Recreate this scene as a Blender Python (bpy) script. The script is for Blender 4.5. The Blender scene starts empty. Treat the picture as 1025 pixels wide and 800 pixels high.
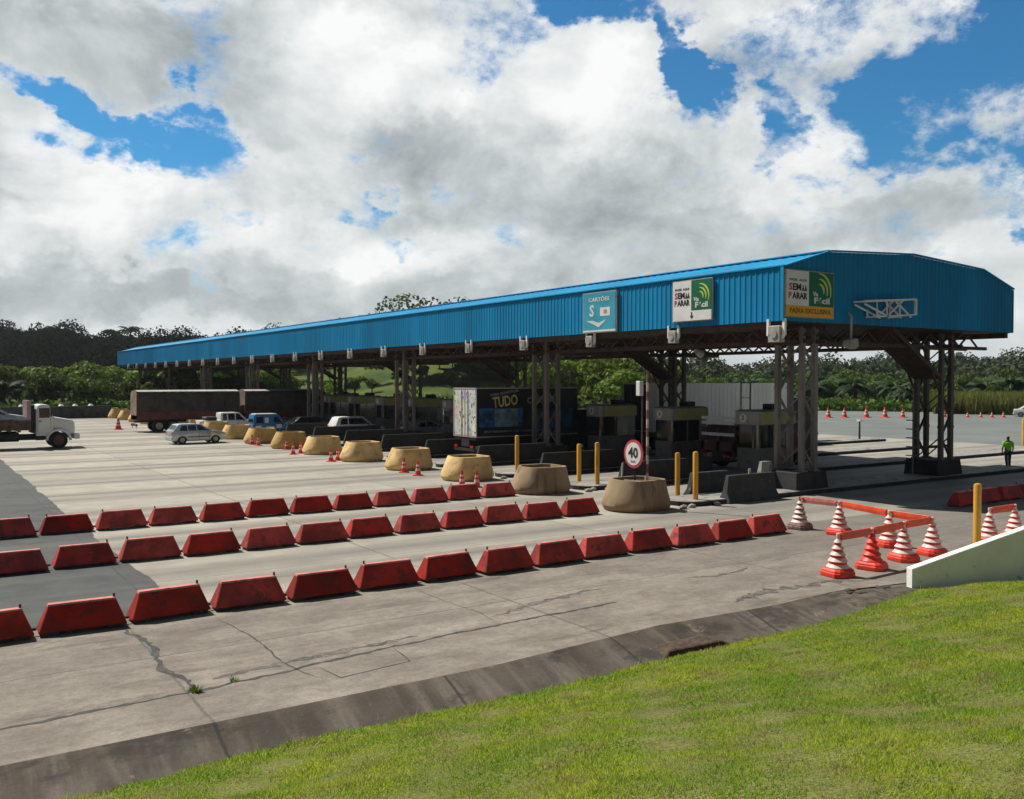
import bpy, bmesh, math, random
import numpy as np
from mathutils import Vector, Matrix
R = math.radians
random.seed(7)
rng = np.random.default_rng(7)
SC = bpy.context.scene
COL = SC.collection

# ------------------------------------------------------------------ camera
YAW = 0.5884
cam_d = bpy.data.cameras.new('camera')
cam = bpy.data.objects.new('camera', cam_d)
COL.objects.link(cam)
cam_d.sensor_fit = 'HORIZONTAL'
cam_d.sensor_width = 36.0
cam_d.lens = 36.0 * 913.8 / 1025.0
cam_d.clip_start = 0.1
cam_d.clip_end = 6000
cam.location = (0, 0, 4.7)
cam.rotation_euler = (R(90) + math.atan((380.26 - 400) / 913.8), 0, -YAW)
SC.camera = cam

# ------------------------------------------------------------------ light
SUN_DIR = Vector((-0.34, 0.68, 1.0)).normalized()      # towards the sun
SUN_EL = math.asin(SUN_DIR.z)
SUN_AZ = math.atan2(SUN_DIR.x, SUN_DIR.y)              # clockwise from +Y
sun_d = bpy.data.lights.new('sun', 'SUN')
sun_d.energy = 5.0
sun_d.angle = R(0.5)
sun_d.color = (1.0, 0.955, 0.88)
sun = bpy.data.objects.new('sun', sun_d)
COL.objects.link(sun)
sun.rotation_euler = SUN_DIR.to_track_quat('Z', 'Y').to_euler()
sun.location = (0, 0, 60)
SC.view_settings.view_transform = 'Standard'
SC.view_settings.look = 'None'
SC.view_settings.gamma = 1
SC.view_settings.exposure = 0.2
SC.view_settings.use_curve_mapping = False
SC.render.engine = 'CYCLES'
SC.cycles.max_bounces = 6
SC.cycles.diffuse_bounces = 3
SC.cycles.glossy_bounces = 2
SC.cycles.transmission_bounces = 2
SC.cycles.transparent_max_bounces = 6
SC.cycles.use_denoising = True


class NT:
    """tiny helper for node trees"""
    def __init__(s, tree):
        s.t = tree; s.n = tree.nodes; s.l = tree.links
    def new(s, kind, **kw):
        n = s.n.new(kind)
        for k, v in kw.items():
            setattr(n, k, v)
        return n
    def put(s, sock, v):
        if v is None: return
        if isinstance(v, bpy.types.NodeSocket): s.l.new(v, sock)
        elif isinstance(v, (tuple, list)) and len(v) == 3 and sock.type == 'RGBA': sock.default_value = (*v, 1)
        else: sock.default_value = v
    def math(s, op, a, b=None, c=None, clamp=False):
        n = s.new('ShaderNodeMath', operation=op, use_clamp=clamp)
        s.put(n.inputs[0], a); s.put(n.inputs[1], b)
        if c is not None: s.put(n.inputs[2], c)
        return n.outputs[0]
    def vmath(s, op, a, b=None):
        n = s.new('ShaderNodeVectorMath', operation=op)
        s.put(n.inputs[0], a)
        if b is not None: s.put(n.inputs[1], b)
        return n.outputs[0]
    def noise(s, vec, scale, detail=4, rough=0.55, lac=2.0, dist=0.0):
        n = s.new('ShaderNodeTexNoise')
        s.put(n.inputs['Vector'], vec)
        n.inputs['Scale'].default_value = scale; n.inputs['Detail'].default_value = detail
        n.inputs['Roughness'].default_value = rough; n.inputs['Lacunarity'].default_value = lac
        n.inputs['Distortion'].default_value = dist
        return n.outputs['Fac']
    def ramp(s, fac, lo, hi, a=0.0, b=1.0, smooth=True):
        n = s.new('ShaderNodeMapRange', interpolation_type='SMOOTHSTEP' if smooth else 'LINEAR')
        s.put(n.inputs['Value'], fac)
        n.inputs['From Min'].default_value = lo; n.inputs['From Max'].default_value = hi
        n.inputs['To Min'].default_value = a; n.inputs['To Max'].default_value = b
        return n.outputs[0]
    def mix(s, fac, a, b, mode='MIX'):
        n = s.new('ShaderNodeMix', data_type='RGBA', blend_type=mode)
        s.put(n.inputs[0], fac); s.put(n.inputs[6], a); s.put(n.inputs[7], b)
        return n.outputs[2]
    def xyz(s, v):
        n = s.new('ShaderNodeSeparateXYZ'); s.put(n.inputs[0], v); return n.outputs
    def comb(s, x, y, z):
        n = s.new('ShaderNodeCombineXYZ')
        for i, v in enumerate((x, y, z)): s.put(n.inputs[i], v)
        return n.outputs[0]


# ------------------------------------------------------------------ world: sky with broken cumulus
world = bpy.data.worlds.new('World'); SC.world = world
world.use_nodes = True
W = NT(world.node_tree); W.n.clear()
tc = W.new('ShaderNodeTexCoord')
dirv = W.vmath('NORMALIZE', tc.outputs['Generated'])
sky = W.new('ShaderNodeTexSky', sky_type='NISHITA')
sky.sun_disc = False
sky.sun_elevation = SUN_EL
sky.sun_rotation = SUN_AZ
sky.air_density = 1.0; sky.dust_density = 0.35; sky.ozone_density = 2.2
skyc = W.mix(1.0, sky.outputs[0], (0.30, 0.86, 1.14), 'MULTIPLY')
bg_sky = W.new('ShaderNodeBackground'); W.put(bg_sky.inputs[0], skyc); bg_sky.inputs[1].default_value = 0.075
sx, sy, sz = W.xyz(dirv)
az = W.math('ARCTAN2', sx, sy)                     # clockwise from +Y
el = W.math('ARCSINE', sz)
den = W.math('ADD', W.math('MAXIMUM', sz, 0.0), 0.30)
pl = W.comb(W.math('DIVIDE', sx, den), W.math('DIVIDE', sy, den), W.math('MULTIPLY', sz, 1.2))
ang = W.comb(az, W.math('MULTIPLY', el, 1.35), 0.3)
wob1 = W.math('SUBTRACT', W.noise(ang, 5.0, 6, 0.62), 0.5)
wob2 = W.math('SUBTRACT', W.noise(W.vmath('ADD', ang, (7.3, 2.1, 0)), 5.0, 6, 0.62), 0.5)

def blob(px, py, w, h, rot=0.0, wob=0.26, soft=0.9):
    """soft ellipse at a direction of the sky; px, py in degrees of azimuth/elevation"""
    da = W.math('SUBTRACT', W.math('MULTIPLY_ADD', wob1, wob, az), R(px))
    de = W.math('SUBTRACT', W.math('MULTIPLY_ADD', wob2, wob * 0.8, el), R(py))
    c, s_ = math.cos(R(rot)), math.sin(R(rot))
    u = W.math('DIVIDE', W.math('ADD', W.math('MULTIPLY', da, c), W.math('MULTIPLY', de, s_)), R(w))
    v = W.math('DIVIDE', W.math('SUBTRACT', W.math('MULTIPLY', de, c), W.math('MULTIPLY', da, s_)), R(h))
    r2 = W.math('ADD', W.math('MULTIPLY', u, u), W.math('MULTIPLY', v, v))
    return W.ramp(r2, 1.0 + soft, 1.0 - soft)

def total(lst):
    a = lst[0]
    for b in lst[1:]: a = W.math('MAXIMUM', a, b)
    return a

def sk(px, py):     # photo position -> azimuth, elevation in degrees (directions of the cloud gaps)
    a = math.atan((px - 512.5) / 913.8)
    return math.degrees(a + YAW), math.degrees(math.atan((380.26 - py) / 913.8 * math.cos(a)))
gaps = [W.math('MULTIPLY', blob(*sk(150, 148), 5.4, 2.2, -14, 0.50), 0.72), blob(*sk(80, 118), 4.0, 1.3, -20), W.math('MULTIPLY', blob(*sk(350, 205), 2.4, 0.9, -22, 0.34), 0.6),
        blob(*sk(610, 5), 6.4, 1.9, -4), blob(*sk(678, 75), 1.5, 3.8, 12, 0.3),
        blob(*sk(930, 105), 8.0, 3.6, 14), blob(*sk(1040, 45), 3.5, 4.0, 0), blob(*sk(880, 128), 4.0, 1.4, 8), blob(*sk(1120, 160), 7, 5, 0),
        W.math('MULTIPLY', blob(*sk(745, 150), 1.6, 2.6, 18, 0.36), 0.7), blob(*sk(1050, 215), 1.4, 2.4, 0, 0.2)]
gap = total(gaps)
gap = W.math('MULTIPLY', gap, W.math('ADD', 0.75, gap))
fb = W.noise(pl, 2.3, 10, 0.60, 2.1, 0.25)
fine = W.noise(W.vmath('ADD', ang, (3.1, 0, 0)), 9.0, 10, 0.66, 2.1)
behind = W.math('MAXIMUM', W.ramp(W.math('ABSOLUTE', W.math('SUBTRACT', az, YAW)), 0.62, 1.1), W.ramp(el, R(30), R(48)))     # unseen clouds, dimmed and slightly thinned to cut the ambient light
base = W.math('ADD', W.math('MULTIPLY', fb, 1.0), W.math('MULTIPLY', W.math('SUBTRACT', fine, 0.5), 0.95))
base = W.math('ADD', base, 0.10)
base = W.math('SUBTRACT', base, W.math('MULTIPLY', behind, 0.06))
base = W.math('SUBTRACT', base, W.math('MULTIPLY', gap, 0.21))
base = W.math('ADD', base, W.ramp(el, R(13), R(3), 0.0, 0.09))
cover = W.ramp(base, 0.32, 0.57)
# thickness: dark undersides against bright, sun-soaked edges
dark = total([blob(*sk(110, 45), 13, 2.6, -6, 0.35, 0.95), blob(*sk(40, 205), 3.8, 1.9, 0, 0.3, 0.9), blob(*sk(420, 165), 4.6, 2.8, -30, 0.3, 0.95),
              blob(*sk(575, 215), 6.5, 2.8, -10, 0.35, 0.95), blob(*sk(330, 275), 9, 1.5, 0, 0.3, 0.9), blob(*sk(790, 60), 7.5, 2.2, 14, 0.25, 0.95),
              blob(*sk(640, 265), 12, 1.8, 4, 0.3, 0.9), blob(*sk(120, 300), 14, 1.3, 0, 0.3, 0.9), blob(*sk(930, 215), 5, 1.6, 10, 0.3, 0.9)])
lite = total([blob(*sk(380, 75), 9, 2.6, 0, 0.3, 0.95), blob(*sk(580, 85), 5.5, 3.2, -25, 0.25, 0.95), blob(*sk(775, 170), 3.8, 2.4, 0, 0.3, 0.95),
              blob(*sk(245, 235), 9, 2.6, -8, 0.3, 0.95), blob(*sk(90, 210), 5, 2.0, -30, 0.3, 0.9), blob(*sk(850, 20), 6, 2.0, 5, 0.25, 0.95)])
relief = W.noise(W.vmath('ADD', ang, (0, 0, 4)), 7.0, 9, 0.6, 2.1, 0.3)
relief2 = W.noise(W.vmath('ADD', ang, (math.sin(SUN_AZ - YAW) * 0.02 - 0.01, 0.028, 4)), 7.0, 9, 0.6, 2.1, 0.3)
emb = W.math('SUBTRACT', relief, relief2)
sh = W.math('MULTIPLY_ADD', W.math('SUBTRACT', relief, 0.5), -0.62, 0.74)
sh = W.math('ADD', sh, W.math('MULTIPLY', emb, 1.1))
sh = W.math('SUBTRACT', sh, W.math('MULTIPLY', dark, 0.21))
sh = W.math('ADD', sh, W.math('MULTIPLY', lite, 0.20))
thin = W.ramp(base, 0.36, 0.60, 0.18, 0.0)
sh = W.math('ADD', sh, thin)
sh = W.math('SUBTRACT', sh, W.math('MULTIPLY', behind, 0.75))  # darkens the out-of-view clouds so they add less fill light
sh = W.ramp(sh, 0.10, 1.02, 0.0, 1.0, smooth=False)
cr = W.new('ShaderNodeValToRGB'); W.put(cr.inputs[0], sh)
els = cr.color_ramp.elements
els[0].position = 0.0; els[0].color = (0.07, 0.078, 0.087, 1)  # low dark end, mainly for the dimmed unseen clouds
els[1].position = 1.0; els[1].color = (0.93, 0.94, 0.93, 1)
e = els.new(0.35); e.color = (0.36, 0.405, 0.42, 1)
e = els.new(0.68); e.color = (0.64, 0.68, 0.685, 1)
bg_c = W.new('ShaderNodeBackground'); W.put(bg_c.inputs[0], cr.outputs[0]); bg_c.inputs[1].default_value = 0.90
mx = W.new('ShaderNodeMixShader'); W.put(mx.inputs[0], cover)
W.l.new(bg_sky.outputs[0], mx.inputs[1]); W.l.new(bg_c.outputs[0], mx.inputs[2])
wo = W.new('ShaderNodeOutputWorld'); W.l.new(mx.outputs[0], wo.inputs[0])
world.cycles.sampling_method = 'MANUAL'; world.cycles.sample_map_resolution = 512

# ------------------------------------------------------------------ materials
MATS = {}
def mat(name, col, rough=0.7, metal=0.0, var=0.12, scale=3.0, spots=None, bump=0.0, spec=0.4, coord='pos', streak=False, obj=0.0, scuff=None, panels=None):
    """principled material with procedural variation; spots=(colour, amount, scale) adds wear/dirt"""
    if name in MATS: return MATS[name]
    m = bpy.data.materials.new(name); m.use_nodes = True
    N = NT(m.node_tree); b = N.n['Principled BSDF']
    g = N.new('ShaderNodeNewGeometry'); pos = g.outputs['Position']
    if streak: pos = N.vmath('MULTIPLY', pos, (1, 1, 0.15))
    n1 = N.noise(pos, scale, 5, 0.6)
    lo = tuple(c * (1 - var * 1.6) for c in col); hi = tuple(min(1, c * (1 + var * 1.6)) for c in col)
    c = N.mix(N.ramp(n1, 0.3, 0.7), lo, hi)
    if spots:
        n2 = N.noise(N.vmath('ADD', pos, (5.2, 1.3, 2.2)), spots[2], 7, 0.68)
        c = N.mix(N.ramp(n2, 0.66 - spots[1], 0.78 - spots[1]), c, spots[0])
    if scuff:       # scraped, paler paint
        n3 = N.noise(N.vmath('MULTIPLY', pos, (1.5, 1.5, 5)), 2.6, 8, 0.75)
        c = N.mix(N.ramp(n3, 0.60, 0.68, 0, 0.8), c, scuff)
    if panels:      # sheets of slightly different age, with rain streaks
        px_, py_, pz_ = N.xyz(pos)
        wn = N.new('ShaderNodeTexWhiteNoise', noise_dimensions='1D'); N.put(wn.inputs['W'], N.math('FLOOR', N.math('DIVIDE', N.math('ADD', px_, py_), panels)))
        c = N.mix(N.ramp(wn.outputs[0], 0, 1, 0.0, 0.28), c, tuple(q * .62 for q in col))
        st = N.noise(N.vmath('MULTIPLY', pos, (5, 5, .35)), 1.0, 5, 0.7)
        c = N.mix(N.ramp(st, 0.52, 0.75, 0, 0.45), c, (col[0] + .05, col[1] * 1.05, col[2] * .9))
        st2 = N.noise(N.vmath('MULTIPLY', N.vmath('ADD', pos, (3, 3, 3)), (3, 3, .25)), 1.0, 6, 0.7)
        c = N.mix(N.ramp(st2, 0.56, 0.72, 0, 0.4), c, (col[0] + .01, col[1] * .55, col[2] * .55))
    if obj:
        oi = N.new('ShaderNodeObjectInfo'); hs = N.new('ShaderNodeHueSaturation'); N.put(hs.inputs['Color'], c)
        N.put(hs.inputs['Value'], N.ramp(oi.outputs['Random'], 0, 1, 1 - obj, 1 + obj * .8)); N.put(hs.inputs['Saturation'], N.ramp(oi.outputs['Random'], 0, 1, 1.05, 1 - obj * .4)); c = hs.outputs[0]
    N.put(b.inputs['Base Color'], c)
    N.put(b.inputs['Roughness'], N.ramp(n1, 0.2, 0.8, max(0.02, rough - 0.08), min(1, rough + 0.08)))
    b.inputs['Metallic'].default_value = metal
    b.inputs['Specular IOR Level'].default_value = spec
    if bump:
        bp = N.new('ShaderNodeBump'); bp.inputs['Strength'].default_value = bump; bp.inputs['Distance'].default_value = 0.02
        N.put(bp.inputs['Height'], N.noise(pos, scale * 8, 5, 0.65)); N.l.new(bp.outputs[0], b.inputs['Normal'])
    MATS[name] = m
    return m

def emit_free(name, col, rough=0.6): return mat(name, col, rough, var=0.05)

M = dict(
    blue=mat('blue_painted_sheet', (0.002, 0.225, 0.47), 0.55, spec=0.2, var=0.10, scale=0.25, spots=((0.02, 0.17, 0.33), 0.10, 1.1), streak=True, panels=1.16),
    blue_roof=mat('blue_roof_sheet', (0.008, 0.27, 0.52), 0.55, spec=0.2, var=0.08, scale=0.3, spots=((0.06, 0.27, 0.42), 0.08, 0.8)),
    steel=mat('grey_steel_post', (0.20, 0.178, 0.16), 0.55, 0.0, 0.18, 2.0, ((0.14, 0.07, 0.04), 0.10, 3.0), streak=True),
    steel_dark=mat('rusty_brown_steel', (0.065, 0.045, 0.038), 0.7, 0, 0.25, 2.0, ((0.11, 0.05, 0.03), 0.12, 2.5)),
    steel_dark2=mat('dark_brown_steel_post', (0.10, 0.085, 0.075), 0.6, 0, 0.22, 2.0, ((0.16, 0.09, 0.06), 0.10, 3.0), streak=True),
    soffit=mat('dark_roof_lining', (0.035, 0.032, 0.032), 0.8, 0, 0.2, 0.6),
    conc=mat('island_concrete', (0.28, 0.265, 0.235), 0.9, 0, 0.16, 1.5, ((0.10, 0.095, 0.085), 0.14, 1.6), 0.4),
    conc_dark=mat('sooty_concrete', (0.06, 0.062, 0.062), 0.85, 0, 0.25, 2.0, ((0.16, 0.155, 0.14), 0.06, 5.0), 0.4),
    jersey=mat('weathered_dark_concrete', (0.045, 0.046, 0.045), 0.85, 0, 0.2, 2.0, ((0.26, 0.25, 0.23), 0.05, 6.0), 0.4),
    tan=mat('ochre_painted_concrete', (0.62, 0.41, 0.15), 0.88, 0, 0.12, 1.2, ((0.38, 0.26, 0.12), 0.14, 2.0), 0.3, obj=.18, scuff=(0.30, 0.22, 0.13)),
    tan_dull=mat('stained_ochre_concrete', (0.30, 0.215, 0.125), 0.9, 0, 0.16, 0.9, ((0.15, 0.115, 0.08), 0.14, 1.1), 0.3, streak=True),
    soil=mat('planter_soil', (0.08, 0.055, 0.035), 0.95, 0, 0.3, 8.0),
    red=mat('red_painted_concrete', (0.39, 0.028, 0.018), 0.66, 0, 0.28, 1.3, ((0.17, 0.03, 0.025), 0.15, 3.4), 0.3, obj=.16, scuff=(0.46, 0.12, 0.09)),
    red_worn=mat('sun_bleached_red', (0.56, 0.20, 0.17), 0.8, 0, 0.15, 3.0, ((0.42, 0.06, 0.05), 0.12, 5.0), 0.3),
    rust=mat('rusty_iron', (0.09, 0.045, 0.035), 0.8, 0, 0.3, 9.0),
    orange=mat('orange_plastic', (0.66, 0.075, 0.025), 0.45, 0, 0.12, 3.0, ((0.45, 0.06, 0.03), 0.08, 6.0)),
    orange_red=mat('red_orange_rubber', (0.70, 0.045, 0.02), 0.5, 0, 0.12, 3.0, ((0.35, 0.04, 0.03), 0.10, 6.0)),
    pink_white=mat('dirty_reflective_band', (0.72, 0.52, 0.48), 0.5, 0, 0.10, 5.0, ((0.50, 0.30, 0.26), 0.12, 7.0)),
    dull_brown=mat('brown_rubber', (0.20, 0.12, 0.10), 0.8, 0, 0.2, 5.0, ((0.35, 0.27, 0.23), 0.10, 7.0)),
    yellow=mat('yellow_painted_steel', (0.66, 0.34, 0.035), 0.45, 0, 0.12, 1.5, ((0.36, 0.19, 0.04), 0.11, 5.0), streak=True),
    white=mat('white_paint', (0.76, 0.76, 0.73), 0.5, 0, 0.05, 2.0, ((0.50, 0.49, 0.45), 0.05, 3.0)),
    wall_white=mat('whitewashed_concrete', (0.88, 0.90, 0.85), 0.85, 0, 0.05, 1.2, ((0.30, 0.33, 0.27), 0.055, 4.5), 0.5),
    ribwhite=mat('white_trailer_panel', (0.88, 0.88, 0.85), 0.5, 0, 0.06, 0.9, ((0.45, 0.45, 0.42), 0.06, 2.2), streak=True),
    booth_low=mat('booth_lower_panel', (0.17, 0.155, 0.14), 0.6, 0, 0.12, 1.0, ((0.09, 0.08, 0.07), 0.1, 2.0)),
    conc_black=mat('black_concrete', (0.028, 0.028, 0.029), 0.85, 0, 0.25, 2.0, ((0.06, 0.058, 0.055), 0.06, 4.0), 0.4),
    booth=mat('booth_grey_panel', (0.36, 0.345, 0.315), 0.55, 0, 0.08, 1.0, ((0.26, 0.25, 0.22), 0.08, 3.0)),
    olive=mat('booth_mustard_band', (0.50, 0.45, 0.15), 0.5, 0, 0.08, 1.0, ((0.32, 0.29, 0.08), 0.07, 3.0)),
    glass=mat('dark_tinted_glass', (0.012, 0.015, 0.018), 0.08, 0, 0.1, 1.0, spec=0.8),
    tyre=mat('tyre_rubber', (0.022, 0.021, 0.02), 0.85, 0, 0.2, 6.0),
    rim=mat('grey_wheel_rim', (0.33, 0.33, 0.34), 0.4, 0.5, 0.1, 6.0),
    rim_red=mat('dull_red_rim', (0.16, 0.05, 0.045), 0.6, 0, 0.2, 6.0),
    silver=mat('silver_car_paint', (0.46, 0.50, 0.54), 0.28, 0.35, 0.04, 1.0),
    wcar=mat('white_car_paint', (0.74, 0.74, 0.73), 0.3, 0, 0.03, 1.0),
    bluecar=mat('blue_car_paint', (0.04, 0.20, 0.42), 0.3, 0, 0.08, 2.0),
    blackcar=mat('black_car_paint', (0.014, 0.014, 0.016), 0.22, 0.1, 0.1, 1.0),
    trim=mat('black_trim', (0.025, 0.025, 0.025), 0.6, 0, 0.1, 4.0),
    tail=mat('red_lamp_lens', (0.50, 0.02, 0.015), 0.2, 0, 0.05, 4.0),
    lamp=mat('clear_lamp_lens', (0.70, 0.70, 0.66), 0.15, 0, 0.05, 4.0),
    amber=mat('amber_lamp_lens', (0.75, 0.30, 0.03), 0.2, 0, 0.05, 4.0),
    tarp=mat('dark_brown_tarpaulin', (0.050, 0.038, 0.034), 0.75, 0, 0.3, 0.9, ((0.09, 0.07, 0.06), 0.10, 1.8), 0.8),
    tarp_end=mat('dusty_brown_tarpaulin', (0.24, 0.16, 0.125), 0.8, 0, 0.2, 1.4, ((0.12, 0.08, 0.06), 0.12, 2.2), 0.8),
    tarp_top=mat('faded_tarpaulin_top', (0.42, 0.40, 0.35), 0.8, 0, 0.15, 1.2, ((0.25, 0.22, 0.18), 0.10, 2.2), 0.8),
    board=mat('maroon_side_board', (0.135, 0.035, 0.028), 0.6, 0, 0.25, 1.5, ((0.25, 0.12, 0.09), 0.06, 3.0)),
    wood=mat('weathered_bed_wood', (0.11, 0.072, 0.052), 0.85, 0, 0.3, 3.0, ((0.30, 0.22, 0.18), 0.08, 5.0)),
    vblack=mat('black_truck_panel', (0.012, 0.012, 0.016), 0.45, 0, 0.2, 1.0),
    navy=mat('deep_blue_print', (0.012, 0.08, 0.20), 0.5, 0, 0.5, 1.6, ((0.06, 0.30, 0.45), 0.10, 2.2)),
    bluegrey=mat('pale_blue_print', (0.11, 0.20, 0.25), 0.5, 0, 0.3, 2.0, ((0.02, 0.05, 0.09), 0.12, 2.2)),
    gold=mat('gold_lettering', (0.55, 0.45, 0.17), 0.5, 0, 0.15, 2.0),
    greytext=mat('grey_lettering', (0.30, 0.30, 0.31), 0.5, 0, 0.15, 2.0),
    sgreen=mat('sign_green', (0.006, 0.135, 0.065), 0.45, 0, 0.06, 1.0),
    slime=mat('sign_lime_arc', (0.50, 0.62, 0.12), 0.45, 0, 0.05, 1.0),
    sorange=mat('sign_orange', (0.80, 0.40, 0.02), 0.45, 0, 0.05, 1.0),
    sred=mat('sign_red', (0.52, 0.06, 0.09), 0.45, 0, 0.05, 1.0),
    sbrown=mat('sign_dark_lettering', (0.22, 0.07, 0.01), 0.5, 0, 0.05, 1.0),
    sblack=mat('sign_black', (0.03, 0.028, 0.028), 0.5, 0, 0.05, 1.0),
    sblue=mat('sign_sky_blue', (0.05, 0.36, 0.50), 0.45, 0, 0.06, 1.0),
    swhite=mat('sign_white', (0.74, 0.73, 0.70), 0.45, 0, 0.05, 1.0),
    hivis=mat('lime_safety_shirt', (0.24, 0.62, 0.03), 0.8, 0, 0.12, 8.0),
    trousers=mat('dark_trousers', (0.018, 0.026, 0.035), 0.9, 0, 0.2, 8.0),
    skin=mat('brown_skin', (0.12, 0.06, 0.035), 0.6, 0, 0.08, 8.0),
    hair=mat('black_hair', (0.012, 0.010, 0.010), 0.8, 0, 0.1, 8.0),
    bark=mat('tree_bark', (0.09, 0.07, 0.05), 0.95, 0, 0.25, 4.0),
    greybox=mat('grey_lamp_housing', (0.36, 0.34, 0.31), 0.6, 0, 0.12, 3.0, ((0.20, 0.15, 0.11), 0.10, 4.0)),
    pinkbox=mat('faded_pink_housing', (0.42, 0.30, 0.29), 0.6, 0, 0.12, 3.0),
)

def graffiti_mat():
    m = bpy.data.materials.new('sticker_covered_door'); m.use_nodes = True
    N = NT(m.node_tree); b = N.n['Principled BSDF']
    pos = N.new('ShaderNodeNewGeometry').outputs['Position']
    v = N.new('ShaderNodeTexVoronoi'); N.put(v.inputs['Vector'], N.vmath('ADD', pos, N.vmath('MULTIPLY', N.new('ShaderNodeTexNoise').outputs['Color'], (0.3, 0.3, 0.3))))
    v.inputs['Scale'].default_value = 1.2
    hsv = N.new('ShaderNodeHueSaturation'); hsv.inputs['Saturation'].default_value = 0.55; hsv.inputs['Value'].default_value = 0.85
    N.put(hsv.inputs['Color'], v.outputs['Color'])
    n = N.noise(pos, 3.2, 4, 0.6)
    c = N.mix(N.ramp(n, 0.44, 0.52), hsv.outputs[0], (0.62, 0.62, 0.58))
    n2 = N.noise(pos, 4.5, 3, 0.5)
    c = N.mix(N.ramp(n2, 0.58, 0.64), c, (0.12, 0.17, 0.13))
    N.put(b.inputs['Base Color'], c); b.inputs['Roughness'].default_value = 0.5
    return m
M['graffiti'] = graffiti_mat()

def leaf_mat(name, a, b_, yellow=(0.16, 0.18, 0.02), ya=0.25, scale=0.25):
    m = bpy.data.materials.new(name); m.use_nodes = True
    N = NT(m.node_tree); b = N.n['Principled BSDF']
    pos = N.new('ShaderNodeNewGeometry').outputs['Position']
    oi = N.new('ShaderNodeObjectInfo')
    n1 = N.noise(pos, scale, 4, 0.6); n2 = N.noise(pos, scale * 7, 3, 0.6)
    c = N.mix(N.ramp(N.math('MULTIPLY_ADD', n2, 0.5, N.math('MULTIPLY', n1, 0.6)), 0.38, 0.70), a, b_)
    n3 = N.noise(N.vmath('ADD', pos, (31, 7, 0)), scale * 1.7, 3, 0.6)
    c = N.mix(N.math('MULTIPLY', N.ramp(n3, 0.5, 0.68), ya), c, yellow)
    hs = N.new('ShaderNodeHueSaturation'); N.put(hs.inputs['Color'], c)
    N.put(hs.inputs['Value'], N.ramp(oi.outputs['Random'], 0, 1, 0.7, 1.3)); N.put(hs.inputs['Hue'], N.ramp(oi.outputs['Random'], 0, 1, 0.485, 0.515))
    N.put(b.inputs['Base Color'], hs.outputs[0]); b.inputs['Roughness'].default_value = 0.7
    b.inputs['Specular IOR Level'].default_value = 0.25 if a[1] > .03 else 0.0
    t = N.new('ShaderNodeBsdfTranslucent'); N.put(t.inputs[0], hs.outputs[0])
    mx = N.new('ShaderNodeMixShader'); mx.inputs[0].default_value = 0.3
    N.l.new(b.outputs[0], mx.inputs[1]); N.l.new(t.outputs[0], mx.inputs[2]); N.l.new(mx.outputs[0], N.n['Material Output'].inputs[0])
    return m
M['leaf'] = leaf_mat('bright_green_foliage', (0.07, 0.135, 0.012), (0.19, 0.26, 0.026))
M['leaf_mid'] = leaf_mat('mid_green_foliage', (0.040, 0.085, 0.012), (0.105, 0.165, 0.022), ya=0.3)
M['leaf_shaded'] = leaf_mat('cloud_shaded_foliage', (0.010, 0.018, 0.011), (0.018, 0.030, 0.014), ya=0.05, scale=0.08)  # cloud shadow on the left ridge is painted into this foliage colour
M['leaf_far'] = leaf_mat('distant_wood_foliage', (0.034, 0.068, 0.030), (0.075, 0.120, 0.045), ya=0.2, scale=0.05)
M['palm'] = leaf_mat('palm_fronds', (0.016, 0.038, 0.012), (0.032, 0.062, 0.016), ya=0.1)
M['cane'] = leaf_mat('cane_leaves', (0.16, 0.22, 0.04), (0.27, 0.30, 0.08), ya=0.4, scale=0.4)

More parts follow.
